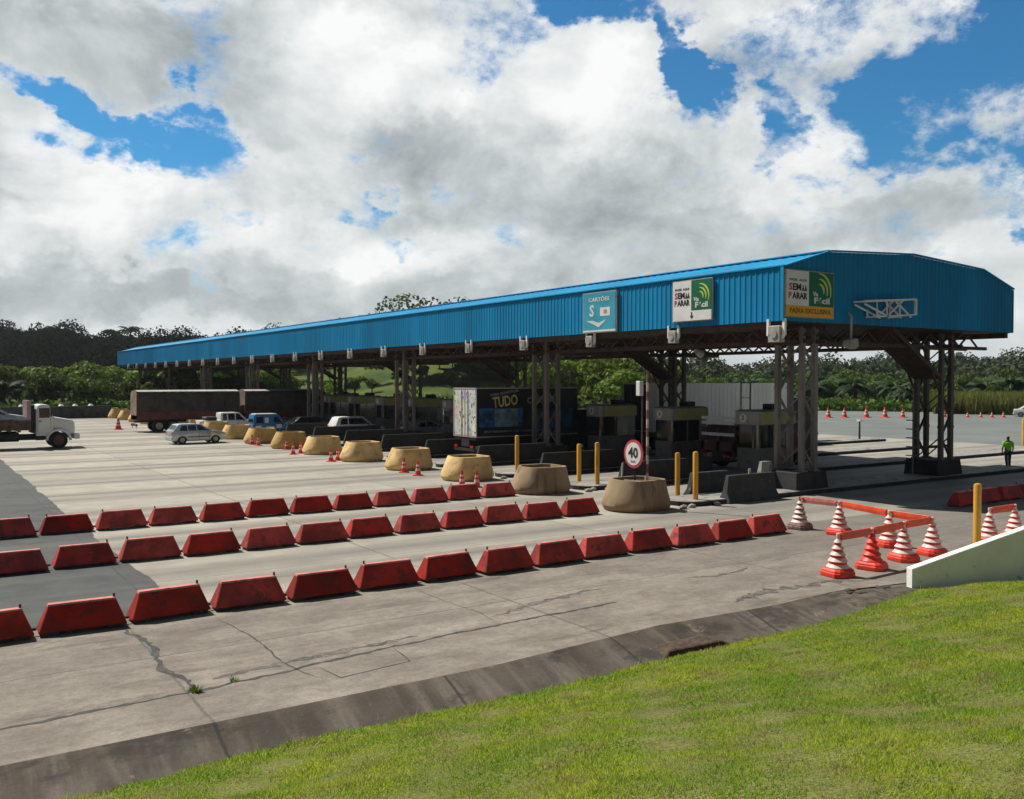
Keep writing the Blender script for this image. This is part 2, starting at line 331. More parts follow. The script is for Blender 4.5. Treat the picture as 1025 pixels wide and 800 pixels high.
# ------------------------------------------------------------------ mesh helpers
class MB:
    def __init__(s): s.v = []; s.f = []; s.mi = []; s.cur = 0
    def add(s, vs, fs):
        o = len(s.v); s.v += [tuple(v) for v in vs]
        s.f += [tuple(i + o for i in f) for f in fs]; s.mi += [s.cur] * len(fs); return s
    def box(s, x0, x1, y0, y1, z0, z1):
        return s.add([(x0, y0, z0), (x1, y0, z0), (x1, y1, z0), (x0, y1, z0), (x0, y0, z1), (x1, y0, z1), (x1, y1, z1), (x0, y1, z1)],
                     [(0, 3, 2, 1), (4, 5, 6, 7), (0, 1, 5, 4), (1, 2, 6, 5), (2, 3, 7, 6), (3, 0, 4, 7)])
    def bar(s, a, b, w, h=None):
        a, b = Vector(a), Vector(b); d = (b - a).normalized(); h = h or w
        up = Vector((0, 0, 1)) if abs(d.z) < 0.95 else Vector((1, 0, 0))
        x = d.cross(up).normalized() * w / 2; y = x.cross(d).normalized() * h / 2
        vs = [a - x - y, a + x - y, a + x + y, a - x + y, b - x - y, b + x - y, b + x + y, b - x + y]
        return s.add(vs, [(0, 1, 2, 3), (7, 6, 5, 4), (0, 4, 5, 1), (1, 5, 6, 2), (2, 6, 7, 3), (3, 7, 4, 0)])
    def tube(s, a, b, r0, r1=None, n=12, cap=True):
        a, b = Vector(a), Vector(b); r1 = r0 if r1 is None else r1; d = (b - a).normalized()
        up = Vector((0, 0, 1)) if abs(d.z) < 0.95 else Vector((1, 0, 0))
        x = d.cross(up).normalized(); y = d.cross(x).normalized()
        vs = []
        for c, r in ((a, r0), (b, r1)):
            for i in range(n):
                t = 2 * math.pi * i / n; vs.append(c + x * math.cos(t) * r + y * math.sin(t) * r)
        fs = [(i, (i + 1) % n, n + (i + 1) % n, n + i) for i in range(n)]
        if cap: fs += [tuple(range(n - 1, -1, -1)), tuple(range(n, 2 * n))]
        return s.add(vs, fs)
    def lathe(s, prof, n=16, c=(0, 0, 0), cap=True):
        vs = []
        for r, z in prof:
            for i in range(n):
                t = 2 * math.pi * i / n; vs.append((c[0] + r * math.cos(t), c[1] + r * math.sin(t), c[2] + z))
        fs = []
        for k in range(len(prof) - 1):
            for i in range(n):
                j = (i + 1) % n; fs.append((k * n + i, k * n + j, (k + 1) * n + j, (k + 1) * n + i))
        if cap: fs += [tuple(range(n - 1, -1, -1)), tuple((len(prof) - 1) * n + i for i in range(n))]
        return s.add(vs, fs)
    def loft(s, rings, cap=True):
        n = len(rings[0]); vs = [p for r in rings for p in r]; fs = []
        for k in range(len(rings) - 1):
            for i in range(n):
                j = (i + 1) % n; fs.append((k * n + i, k * n + j, (k + 1) * n + j, (k + 1) * n + i))
        if cap: fs += [tuple(range(n - 1, -1, -1)), tuple((len(rings) - 1) * n + i for i in range(n))]
        return s.add(vs, fs)
    def build(s, name, m, parent=None, smooth=False, bevel=0.0, seg=1, loc=None):
        me = bpy.data.meshes.new(name)
        me.from_pydata(s.v, [], s.f)
        ms = m if isinstance(m, (list, tuple)) else [m]
        for q in ms: me.materials.append(q)
        if len(ms) > 1: me.polygons.foreach_set('material_index', s.mi)
        bm = bmesh.new(); bm.from_mesh(me); bmesh.ops.recalc_face_normals(bm, faces=bm.faces)
        if bevel:
            es = [e for e in bm.edges if len(e.link_faces) == 2 and e.calc_face_angle(0) > 0.5]
            bmesh.ops.bevel(bm, geom=es, offset=bevel, segments=seg, profile=0.5, affect='EDGES', clamp_overlap=True)
        bm.to_mesh(me); bm.free()
        if smooth:
            me.polygons.foreach_set('use_smooth', [True] * len(me.polygons))
            me.set_sharp_from_angle(angle=R(38)) if hasattr(me, 'set_sharp_from_angle') else None
        o = bpy.data.objects.new(name, me); COL.objects.link(o)
        if parent: o.parent = parent
        if loc: o.location = loc
        return o

def np_mesh(name, verts, faces, m, parent=None):
    """verts (N,3), faces (F,3 or 4)"""
    me = bpy.data.meshes.new(name)
    k = faces.shape[1]
    me.vertices.add(len(verts)); me.vertices.foreach_set('co', np.ascontiguousarray(verts, np.float32).ravel())
    me.loops.add(faces.size); me.loops.foreach_set('vertex_index', np.ascontiguousarray(faces, np.int32).ravel())
    me.polygons.add(len(faces)); me.polygons.foreach_set('loop_start', np.arange(0, faces.size, k, dtype=np.int32))
    me.update(calc_edges=True); me.materials.append(m)
    o = bpy.data.objects.new(name, me); COL.objects.link(o)
    if parent: o.parent = parent
    return o

def tag(o, label, cat, group=None):
    o['label'] = label; o['category'] = cat
    if group: o['group'] = group
    return o
def struct(o): o['kind'] = 'structure'; return o
def empty(name, loc=(0, 0, 0), rz=0.0):
    o = bpy.data.objects.new(name, None); COL.objects.link(o); o.location = loc; o.rotation_euler = (0, 0, rz)
    o.empty_display_size = 0.3; return o
KIDS = {}
def kids(o): return [c for c in bpy.data.objects if c.parent == o]
def copy_tree(o, parent=None, cache={}):
    c = o.copy(); COL.objects.link(c)
    if parent is not None: c.parent = parent
    if o.name not in cache: cache[o.name] = kids(o)
    for ch in cache[o.name]: copy_tree(ch, c)
    return c
ORD = 'first second third fourth fifth sixth seventh eighth ninth tenth eleventh twelfth thirteenth fourteenth fifteenth sixteenth seventeenth eighteenth nineteenth twentieth twenty-first twenty-second'.split()

def text_mesh(s, size, ex=0.004, bold=0.0, squash=1.0):
    cu = bpy.data.curves.new('lettering', 'FONT'); cu.body = s; cu.size = size; cu.extrude = ex; cu.offset = bold
    cu.align_x = 'CENTER'; cu.align_y = 'CENTER'; cu.resolution_u = 2
    ob = bpy.data.objects.new('lettering', cu); COL.objects.link(ob)
    dg = bpy.context.evaluated_depsgraph_get(); dg.update()
    me = bpy.data.meshes.new_from_object(ob.evaluated_get(dg))
    bpy.data.objects.remove(ob); bpy.data.curves.remove(cu)
    if squash != 1.0:
        for v in me.vertices: v.co.x *= squash
    return me
def put_text(s, size, m, parent, loc, rot, bold=0.0, name='lettering', squash=1.0, width=None):
    me = text_mesh(s, size, bold=bold, squash=squash); me.materials.append(m)
    if width:
        w = max(v.co.x for v in me.vertices) - min(v.co.x for v in me.vertices)
        for v in me.vertices: v.co.x *= width / w
    o = bpy.data.objects.new(name, me); COL.objects.link(o); o.parent = parent; o.location = loc; o.rotation_euler = rot
    return o

# ------------------------------------------------------------------ ground
def ground_mat(name, kind):
    m = bpy.data.materials.new(name); m.use_nodes = True
    N = NT(m.node_tree); b = N.n['Principled BSDF']
    pos = N.new('ShaderNodeNewGeometry').outputs['Position']
    x, y, z = N.xyz(pos)
    fine = N.noise(pos, 22, 5, 0.7)
    med = N.noise(pos, 1.1, 7, 0.62)
    big = N.noise(pos, 0.16, 5, 0.55)
    long = N.noise(N.vmath('MULTIPLY', pos, (0.05, 0.85, 0)), 1.0, 6, 0.62)
    long2 = N.noise(N.vmath('MULTIPLY', pos, (0.10, 3.2, 0)), 1.0, 5, 0.6)
    cell = N.new('ShaderNodeTexWhiteNoise', noise_dimensions='2D'); N.put(cell.inputs['Vector'], N.comb(N.math('FLOOR', N.math('DIVIDE', N.math('SUBTRACT', x, 3.5), 7.2)), N.math('FLOOR', N.math('DIVIDE', N.math('SUBTRACT', y, 22.1), 5.97)), 0.0))
    wobx = N.math('MULTIPLY', N.math('SUBTRACT', N.noise(pos, 2.5, 4, 0.7), 0.5), 0.09)
    def line(coord, period, off, w):
        a = N.math('ADD', N.math('SUBTRACT', coord, off), wobx)
        d = N.math('PINGPONG', a, period / 2)
        return N.ramp(d, w, w * 0.35)
    if kind == 'concrete':
        # older brown apron near the gutter, pale slabs further on
        c = N.mix(N.ramp(med, 0.25, 0.75), (0.40, 0.365, 0.30), (0.50, 0.465, 0.39))
        lane = N.math('PINGPONG', N.math('SUBTRACT', y, 19.1), 5.97 / 2)        # 0 at the island line
        track = N.math('SUBTRACT', 1.0, N.math('ABSOLUTE', N.math('DIVIDE', N.math('SUBTRACT', lane, 2.1), 0.95)), clamp=True)
        tr = N.math('MULTIPLY', N.math('POWER', track, 0.8), N.ramp(long, 0.25, 0.65, 0.35, 1.0))
        c = N.mix(N.math('MULTIPLY', tr, 0.80), c, (0.15, 0.14, 0.12))
        c = N.mix(N.ramp(long2, 0.50, 0.80, 0, 0.6), c, (0.15, 0.145, 0.13))
        c = N.mix(N.ramp(big, 0.5, 0.7, 0, 0.35), c, (0.20, 0.185, 0.155))
        ap_in = N.ramp(N.math('MULTIPLY_ADD', wobx, 2.0, y), 19.7, 19.45)
        cb = N.mix(N.ramp(med, 0.25, 0.75), (0.25, 0.215, 0.175), (0.33, 0.29, 0.24))
        cb = N.mix(N.ramp(long, 0.45, 0.72, 0, 0.65), cb, (0.42, 0.38, 0.315))
        st = N.noise(N.vmath('MULTIPLY', N.vmath('ADD', pos, (9, 3, 0)), (0.38, 1.3, 0)), 1.0, 7, 0.66)
        cb = N.mix(N.ramp(st, 0.57, 0.66, 0, 0.5), cb, (0.070, 0.062, 0.052))
        blot = N.noise(N.vmath('MULTIPLY', pos, (0.5, 0.9, 0)), 1.3, 8, 0.7)
        cb = N.mix(N.ramp(blot, 0.40, 0.62, 0, 0.5), cb, (0.13, 0.11, 0.09))
        cb = N.mix(N.ramp(N.noise(pos, 6.0, 6, 0.75), 0.42, 0.62, 0.0, 0.28), cb, (0.09, 0.078, 0.065))
        c = N.mix(ap_in, c, cb)
        c = N.mix(N.ramp(cell.outputs[0], 0, 1, 0.0, 0.22), c, (0.12, 0.11, 0.10))
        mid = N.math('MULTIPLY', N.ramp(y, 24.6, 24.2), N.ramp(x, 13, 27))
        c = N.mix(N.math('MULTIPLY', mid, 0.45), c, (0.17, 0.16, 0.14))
        farx = N.ramp(x, 58, 70)
        c = N.mix(N.math('MULTIPLY', farx, 0.3), c, (0.30, 0.29, 0.26))
        jl = N.math('MAXIMUM', line(x, 7.2, 3.5, 0.035), line(y, 5.97, 22.1, 0.03))
        jl = N.math('MULTIPLY', jl, N.ramp(med, 0.3, 0.6, 0.35, 1.0))
        c = N.mix(N.math('MULTIPLY', jl, 0.7), c, (0.07, 0.065, 0.055))
        rough = 0.85
    elif kind == 'asphalt':
        c = N.mix(N.ramp(med, 0.25, 0.75), (0.060, 0.064, 0.062), (0.098, 0.102, 0.098))
        c = N.mix(N.ramp(long, 0.45, 0.7, 0, 0.6), c, (0.135, 0.135, 0.125))
        c = N.mix(N.ramp(long2, 0.6, 0.75, 0, 0.5), c, (0.045, 0.047, 0.046))
        jl = line(x, 3.1, 1.2, 0.03)
        c = N.mix(N.math('MULTIPLY', jl, N.ramp(med, 0.4, 0.6, 0, 0.6)), c, (0.03, 0.03, 0.03))
        rough = 0.8
    elif kind == 'road_far':
        c = N.mix(N.ramp(big, 0.3, 0.7), (0.15, 0.165, 0.155), (0.20, 0.215, 0.20)); rough = 0.8
        c = N.mix(N.ramp(long, 0.5, 0.7, 0, 0.5), c, (0.2, 0.2, 0.185))
    elif kind == 'gutter':
        c = N.mix(N.ramp(med, 0.3, 0.7), (0.070, 0.056, 0.044), (0.125, 0.103, 0.080))
        st = N.noise(N.vmath('MULTIPLY', pos, (2.2, 0.35, 0.3)), 1.0, 6, 0.65)
        c = N.mix(N.ramp(st, 0.45, 0.7, 0, 0.8), c, (0.195, 0.165, 0.13))
        c = N.mix(N.ramp(N.noise(N.vmath('MULTIPLY', pos, (0.6, 1.2, 1)), 1.3, 7, 0.7), 0.50, 0.62, 0, 0.75), c, (0.040, 0.035, 0.030))
        c = N.mix(N.ramp(N.noise(N.vmath('ADD', pos, (3, 1, 0)), 2.4, 7, 0.75), 0.60, 0.68, 0, 0.7), c, (0.27, 0.225, 0.17))
        jl = line(x, 3.6, 3.5, 0.04)
        c = N.mix(N.math('MULTIPLY', jl, 0.8), c, (0.03, 0.03, 0.028)); rough = 0.85
    else:
        c = N.mix(N.ramp(med, 0.3, 0.7), (0.035, 0.055, 0.014), (0.075, 0.105, 0.022))
        c = N.mix(N.ramp(big, 0.45, 0.65, 0, 0.7), c, (0.11, 0.13, 0.03))
        rough = 0.95
    c = N.mix(N.ramp(fine, 0.3, 0.7, 0.0, 0.22), c, (0.02, 0.02, 0.02)) if kind != 'grass' else c
    N.put(b.inputs['Base Color'], c)
    b.inputs['Roughness'].default_value = rough; b.inputs['Specular IOR Level'].default_value = 0.25
    bp = N.new('ShaderNodeBump'); bp.inputs['Strength'].default_value = 0.5; bp.inputs['Distance'].default_value = 0.012
    N.put(bp.inputs['Height'], N.math('ADD', fine, N.math('MULTIPLY', med, 2.0))); N.l.new(bp.outputs[0], b.inputs['Normal'])
    return m
G = {k: ground_mat(n, k) for k, n in (('concrete', 'worn_concrete_pavement'), ('asphalt', 'old_asphalt'), ('road_far', 'pale_asphalt'), ('gutter', 'stained_gutter_concrete'), ('grass', 'rough_grass_ground'))}

g = MB()
B = 5000
g.add([(-B, -B, -1.2), (B, -B, -1.2), (B, 5.0, -1.2), (-B, 5.0, -1.2), (B, 13.6, -1.2), (-B, 13.6, -1.2), (B, 13.6, -0.02), (-B, 13.6, -0.02), (B, B, -0.02), (-B, B, -0.02)],
      [(0, 1, 2, 3), (3, 2, 4, 5), (5, 4, 6, 7), (7, 6, 8, 9)])
struct(g.build('ground', G['grass']))
# plaza
g = MB()
g.add([(-160, 12.6, 0), (1, 12.62, 0), (8, 12.58, 0), (12, 12.9, 0), (15, 12.72, 0), (17.2, 12.82, 0), (66, 4, 0), (66, 170, 0), (-160, 170, 0)], [tuple(range(9))])
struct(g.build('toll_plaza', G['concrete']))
rr_ = random.Random(5); ys_ = list(np.arange(19.35, 110, .35)); off_ = 0; vs = []
for y in ys_:
    off_ = off_ * .8 + rr_.uniform(-.05, .05); vs += [(-160, float(y), .004), (4.75 + off_, float(y), .004)]
g = MB(); g.add(vs, [(2 * i, 2 * i + 1, 2 * i + 3, 2 * i + 2) for i in range(len(ys_) - 1)])
struct(g.build('asphalt_road', G['asphalt']))
g = MB(); g.add([(66, -40, .0), (170, -40, .0), (135, 200, .0), (66, 200, .0)], [(0, 1, 2, 3)])
struct(g.build('far_road', G['road_far']))

def bank_edge(x):       # Y of the foot of the grass bank
    return float(np.interp(x, [-60, 1, 5, 8, 13, 16.5, 18.8, 21.7, 30, 60], [11.6, 11.72, 11.88, 11.68, 11.85, 11.68, 11.72, 10.8, 8.1, -1.6]))
def bank_foot(x): return float(np.interp(x, [-60, 14.5, 18.3, 60], [-.25, -.25, 0.01, 0.01]))
def lump(x, y): return 0.035 * math.sin(x * 1.7 + y * .6) * math.cos(y * 2.1 - x * .5) + 0.02 * math.sin(x * 4.3 + 1) * math.sin(y * 3.7)
def bank_z(x, y):
    d = bank_edge(x) - y
    return bank_foot(x) + 0.26 * d + 0.02 * min(1, max(0, d)) + lump(x, y) * min(1, max(0, d * 2))
def gut_top(x): return float(np.interp(x, [-60, 1, 8, 12, 15, 17.2], [12.6, 12.62, 12.58, 12.9, 12.72, 12.82]))
# gutter: sloping strip between the plaza and the bank
g = MB(); vs = []; fs = []
xs = list(np.arange(-40, 17.01, 0.6)) + [17.2]
for i, x in enumerate(xs):
    yb = bank_edge(x) - 0.05
    k = min(1, max(0, (17.2 - x) / 3.0))
    w = 0.03 * math.sin(x * 2.3) + 0.02 * math.sin(x * 5.1)
    top = gut_top(x)
    vs += [(x, top, 0), (x, top - 0.10 + w, -0.03), (x, yb + 0.22 + w, -0.24 * k - .02), (x, yb - 0.3, -0.27 * k - .01)]
    if i:
        a = 4 * (i - 1); b_ = 4 * i
        fs += [(a + j, a + j + 1, b_ + j + 1, b_ + j) for j in range(3)]
g.add(vs, fs); struct(g.build('gutter', G['gutter'], smooth=True))

# grass bank
NX, NY = 150, 60
xs = np.linspace(-40, 55, NX); vs = []; fs = []
for i, x in enumerate(xs):
    e0 = bank_edge(x)
    for j in range(NY):
        t = (j / (NY - 1)) ** 1.5; y = e0 - t * 26
        zz = bank_z(x, y) if e0 - y < 12.5 else bank_z(x, e0 - 12.5) - 0.0 * y
        vs.append((x, y, zz if j else bank_foot(x) - 0.03))
for i in range(NX - 1):
    for j in range(NY - 1):
        a = i * NY + j; fs.append((a, a + NY, a + NY + 1, a + 1))
g = MB(); g.add(vs, fs)
def bank_mat():
    m = bpy.data.materials.new('grass_bank_turf'); m.use_nodes = True
    N = NT(m.node_tree); b = N.n['Principled BSDF']
    pos = N.new('ShaderNodeNewGeometry').outputs['Position']
    c = N.mix(N.ramp(N.noise(pos, 1.4, 6, 0.65), 0.35, 0.65), (0.11, 0.125, 0.03), (0.18, 0.19, 0.05))
    c = N.mix(N.ramp(N.noise(pos, 30, 5, 0.75), 0.42, 0.6), c, (0.05, 0.05, 0.018))
    c = N.mix(N.ramp(N.noise(pos, 60, 4, 0.75), 0.52, 0.62), c, (0.26, 0.23, 0.10))
    N.put(b.inputs['Base Color'], c); b.inputs['Roughness'].default_value = 0.95; b.inputs['Specular IOR Level'].default_value = 0.1
    return m
struct(g.build('grass_bank', bank_mat(), smooth=True))

# grass blades
def grass():
    cell = []
    fx, fy = math.sin(YAW), math.cos(YAW)
    n = 1500000
    X = rng.uniform(-3, 30, n); Y = rng.uniform(1.0, 12.6, n)
    d = X * fx + Y * fy; s = X * fy - Y * fx
    ok = (d > 4.5) & (np.abs(s) < d * 0.60 + 0.5)
    edge = np.interp(X, [-60, 1, 5, 8, 13, 16.5, 18.8, 21.7, 30, 60], [11.6, 11.72, 11.88, 11.68, 11.85, 11.68, 11.72, 10.8, 8.1, -1.6])
    rag = 0.03 + 0.13 * np.sin(X * 3.1) * np.sin(X * 1.3 + 1) + 0.06 * np.sin(X * 9)
    ok &= (Y < edge + rag)
    ok &= rng.random(n) < np.clip(8.5 / d, 0.30, 1.0)
    X, Y, d, edge = X[ok], Y[ok], d[ok], edge[ok]
    # clumps
    cl = np.sin(X * 5.1 + np.sin(Y * 3.3) * 2) * np.sin(Y * 6.7 + np.sin(X * 2.9) * 2)
    cl2 = np.sin(X * 1.3 + 2 * np.sin(Y * .9)) * np.sin(Y * 1.9 + 1.5 * np.sin(X * .7))
    keep = rng.random(len(X)) < 0.86 + 0.10 * cl + .06 * cl2
    X, Y, d, edge, cl, cl2 = (a[keep] for a in (X, Y, d, edge, cl, cl2))
    n = len(X)
    dd = edge - Y
    foot = np.interp(X, [-60, 14.5, 18.3, 60], [-.25, -.25, 0.01, 0.01])
    lum = 0.035 * np.sin(X * 1.7 + Y * .6) * np.cos(Y * 2.1 - X * .5) + 0.02 * np.sin(X * 4.3 + 1) * np.sin(Y * 3.7)
    Z = foot + 0.26 * dd + 0.02 * np.clip(dd, 0, 1) + lum * np.clip(dd * 2, 0, 1) - 0.01
    h = rng.uniform(0.020, 0.058, n) * (1 + 0.15 * cl + 0.20 * cl2)
    h *= np.where(dd < 0.35, 1.5, 0.92); tall = rng.random(n) < .012; h *= np.where(tall, 1.9, 1.0)
    w = rng.uniform(0.005, 0.009, n) * np.clip(d / 9, 0.9, 1.7)
    t = rng.uniform(0, 2 * np.pi, n); lean = rng.uniform(0.1, 1.0, n) * h; lt = rng.uniform(0, 2 * np.pi, n)
    bx, by = np.cos(t) * w, np.sin(t) * w
    v = np.zeros((n, 3, 3), np.float32)
    v[:, 0] = np.stack([X - bx, Y - by, Z], 1); v[:, 1] = np.stack([X + bx, Y + by, Z], 1)
    v[:, 2] = np.stack([X + np.cos(lt) * lean, Y + np.sin(lt) * lean, Z + h], 1)
    m = bpy.data.materials.new('grass_blades'); m.use_nodes = True
    N = NT(m.node_tree); b = N.n['Principled BSDF']
    pos = N.new('ShaderNodeNewGeometry').outputs['Position']
    big = N.noise(pos, 0.55, 5, 0.6); med = N.noise(pos, 2.6, 5, 0.65); fi = N.noise(pos, 28, 3, 0.7); fi2 = N.noise(N.vmath('ADD', pos, (4, 4, 4)), 45, 2, 0.6)
    c = N.mix(N.ramp(big, 0.35, 0.65), (0.22, 0.41, 0.018), (0.46, 0.55, 0.028))
    c = N.mix(N.ramp(med, 0.50, 0.64, 0, 0.75), c, (0.19, 0.33, 0.016))
    c = N.mix(N.ramp(N.noise(N.vmath('ADD', pos, (9, 1, 0)), 1.7, 5, 0.65), 0.50, 0.66, 0, 0.75), c, (0.33, 0.27, 0.11))
    mott = N.noise(N.vmath('ADD', pos, (2, 8, 0)), 9.0, 5, 0.7)
    c = N.mix(N.ramp(mott, 0.55, 0.66, 0, 0.6), c, (0.50, 0.44, 0.18))
    c = N.mix(N.ramp(mott, 0.44, 0.34, 0, 0.6), c, (0.16, 0.29, 0.014))
    c = N.mix(N.ramp(fi, 0.50, 0.64, 0, 0.85), c, (0.56, 0.52, 0.22))
    c = N.mix(N.ramp(fi2, 0.58, 0.68, 0, 0.7), c, (0.03, 0.06, 0.01))
    N.put(b.inputs['Base Color'], c); b.inputs['Roughness'].default_value = 0.7; b.inputs['Specular IOR Level'].default_value = 0.2
    tr = N.new('ShaderNodeBsdfTranslucent'); N.put(tr.inputs[0], c)
    mx = N.new('ShaderNodeMixShader'); mx.inputs[0].default_value = 0.52
    N.l.new(b.outputs[0], mx.inputs[1]); N.l.new(tr.outputs[0], mx.inputs[2]); N.l.new(mx.outputs[0], N.n['Material Output'].inputs[0])
    o = np_mesh('grass', v.reshape(-1, 3), np.arange(3 * n).reshape(n, 3), m)
    o['kind'] = 'stuff'; o['label'] = 'short patchy green and straw coloured grass on the bank'
grass()

# cracks and tarred repairs in the apron
def ribbon(name, pts, w, m, z=0.004, jag=0.05, seed=1):
    r_ = random.Random(seed); P = []
    for a, b in zip(pts[:-1], pts[1:]):
        n = max(2, int((Vector(b) - Vector(a)).length / 0.12))
        for k in range(n): P.append(Vector(a).lerp(Vector(b), k / n))
    P.append(Vector(pts[-1])); vs = []; fs = []
    off = 0
    for i, p in enumerate(P):
        d = (P[min(i + 1, len(P) - 1)] - P[max(i - 1, 0)]).normalized(); n_ = Vector((-d.y, d.x))
        off = off * 0.75 + r_.uniform(-jag, jag)
        ww = w * r_.uniform(0.25, 1.0) * min(1, 0.25 + i / 6, 0.25 + (len(P) - 1 - i) / 6)
        a = p + n_ * (off + ww); b = p + n_ * (off - ww)
        vs += [(a.x, a.y, z), (b.x, b.y, z)]
        if i: fs.append((2 * i - 2, 2 * i - 1, 2 * i + 1, 2 * i))
    g_ = MB(); g_.add(vs, fs); return struct(g_.build(name, m))
tar = mat('tar_filled_crack', (0.045, 0.045, 0.040), 0.8, 0, 0.4, 6.0, ((0.12, 0.105, 0.085), 0.10, 9.0))
stain = mat('damp_dark_stain', (0.085, 0.074, 0.062), 0.7, 0, 0.3, 2.0, ((0.17, 0.148, 0.122), 0.20, 7.0))
ribbon('pavement_crack', [(3.45, 18.4), (3.55, 16.8), (3.4, 15.4), (3.6, 14.05)], 0.075, tar, jag=0.06, seed=3)
ribbon('pavement_crack', [(-3, 14.0), (0.8, 13.95), (3.6, 14.05), (6, 14.3), (9.5, 14.62), (12.5, 14.75)], 0.055, tar, jag=0.03, seed=4)
ribbon('pavement_crack', [(4.0, 14.45), (5.2, 14.62), (6.6, 14.75), (7.8, 14.82)], 0.13, stain, z=.003, jag=0.03, seed=5)
ribbon('pavement_crack', [(5.6, 14.1), (5.7, 13.4), (7.0, 13.55), (7.1, 14.35)], 0.018, tar, jag=0.008, seed=6)
ribbon('pavement_crack', [(5.1, 18.0), (5.3, 16.5), (5.2, 14.7), (5.4, 13.6)], 0.02, tar, jag=0.02, seed=8)
ribbon('pavement_stain', [(9.8, 15.3), (11.4, 15.75), (13.0, 16.0)], 0.13, stain, z=.003, jag=0.08, seed=9)
ribbon('pavement_stain', [(14.6, 13.35), (16.2, 13.6), (17.8, 13.5), (18.9, 13.1)], 0.22, stain, z=.003, jag=0.10, seed=10)
ribbon('pavement_stain', [(15.4, 15.6), (16.5, 15.4), (17.6, 15.7)], 0.09, stain, z=.003, jag=0.06, seed=11)
ribbon('pavement_crack', [(9.5, 14.62), (9.6, 15.6), (9.5, 17), (9.55, 18.3)], 0.01, tar, jag=0.02, seed=12)

# ------------------------------------------------------------------ canopy
X0, Y0, ZB, ZT, WD, LN = 28.5, 23.7, 7.0, 9.09, 16.78, 132.3
PROF = [(X0, ZB), (X0, ZT), (X0 + 2.76, 9.87), (X0 + WD / 2, 10.16), (X0 + WD - 2.76, 9.87), (X0 + WD, ZT), (X0 + WD, ZB)]
def corrugated(a, b, axis_len, start, pitch=0.29, depth=0.021, along='y'):
    """sheet from profile point a to b, ribs repeating along the given axis"""
    ax, az_ = a; bx, bz = b; dx, dz = bx - ax, bz - az_; L = math.hypot(dx, dz); nx, nz = -dz / L, dx / L
    vs = []; fs = []; n = int(axis_len / pitch)
    k = 0
    for i in range(n):
        for t, o in ((0, 0), (0.55, 0), (0.68, 1), (0.87, 1)):
            y = start + (i + t) * axis_len / n
            vs += [(ax + nx * o * depth, y, az_ + nz * o * depth), (bx + nx * o * depth, y, bz + nz * o * depth)]
            if k: fs.append((2 * k - 2, 2 * k - 1, 2 * k + 1, 2 * k))
            k += 1
    vs += [(ax, start + axis_len, az_), (bx, start + axis_len, bz)]; fs.append((2 * k - 2, 2 * k - 1, 2 * k + 1, 2 * k))
    return vs, fs
canopy = empty('toll_canopy', (0, 0, 0))
tag(canopy, 'long blue corrugated steel canopy over the toll lanes on lattice columns', 'canopy')
g = MB(); g.add(*corrugated(PROF[0], PROF[1], LN, Y0)); g.build('fascia', M['blue'], canopy)
g = MB(); g.add(*corrugated(PROF[5], PROF[6], LN, Y0)); g.build('fascia', M['blue'], canopy)
for k in range(1, 5):
    g = MB(); g.add(*corrugated(PROF[k], PROF[k + 1], LN, Y0, pitch=0.5)); g.build('roof_panel', M['blue_roof'], canopy)
for gy, sgn in ((Y0, -1), (Y0 + LN, 1)):
    g = MB(); vs = []; fs = []; k = 0; n = int(WD / 0.29)
    for i in range(n + 1):
        for t, o in ((0, 0), (0.55, 0), (0.68, 1), (0.87, 1)):
            x = X0 + (i + t) * WD / n
            if x > X0 + WD: x = X0 + WD
            zt = float(np.interp(x, [p[0] for p in PROF[1:6]], [p[1] for p in PROF[1:6]]))
            vs += [(x, gy + sgn * (0.005 + o * .028), ZB), (x, gy + sgn * (0.005 + o * .028), zt)]
            if k: fs.append((2 * k - 2, 2 * k - 1, 2 * k + 1, 2 * k))
            k += 1
    g.add(vs, fs); g.build('gable_panel', M['blue'], canopy)
g = MB()       # ridge and edge flashings
for k in range(1, 6):
    g.bar((PROF[k][0], Y0 - 0.06, PROF[k][1] + .05), (PROF[k][0], Y0 + LN + .06, PROF[k][1] + .05), 0.16 if k in (1, 5) else 0.3, 0.05)
for k in range(1, 5):
    g.bar((PROF[k][0], Y0 - .06, PROF[k][1] + .04), (PROF[k + 1][0], Y0 - .06, PROF[k + 1][1] + .04), 0.14, 0.06)
for x in (X0 - .05, X0 + WD + .05): g.box(x - .03, x + .03, Y0 - .05, Y0 + .1, ZB, ZT)
g.build('flashing', M['blue_roof'], canopy)
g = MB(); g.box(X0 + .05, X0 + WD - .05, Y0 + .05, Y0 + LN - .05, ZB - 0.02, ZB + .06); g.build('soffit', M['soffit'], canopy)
NF = 8; FP = 5.97 * 3; YC = 25.27
CX = (31.2, 41.25)
g = MB()
for x in (X0 + .25, X0 + WD - .25): g.box(x - .09, x + .09, Y0 + .1, Y0 + LN - .1, ZB - .26, ZB - .021)
g.build('edge_beam', M['steel_dark'], canopy)
g = MB()       # longitudinal lattice girders
for x in CX:
    for dx in (-.4, .4):
        g.bar((x + dx, Y0 + .4, 6.28), (x + dx, Y0 + LN - .4, 6.28), .13, .16)
        g.bar((x + dx, Y0 + .4, 6.88), (x + dx, Y0 + LN - .4, 6.88), .13, .12)
        y = Y0 + .4; k = 0
        while y < Y0 + LN - 1.2:
            g.bar((x + dx, y, 6.3 if k % 2 else 6.86), (x + dx, y + .75, 6.86 if k % 2 else 6.3), .07); y += .75; k += 1
g.build('girder', M['steel_dark'], canopy)
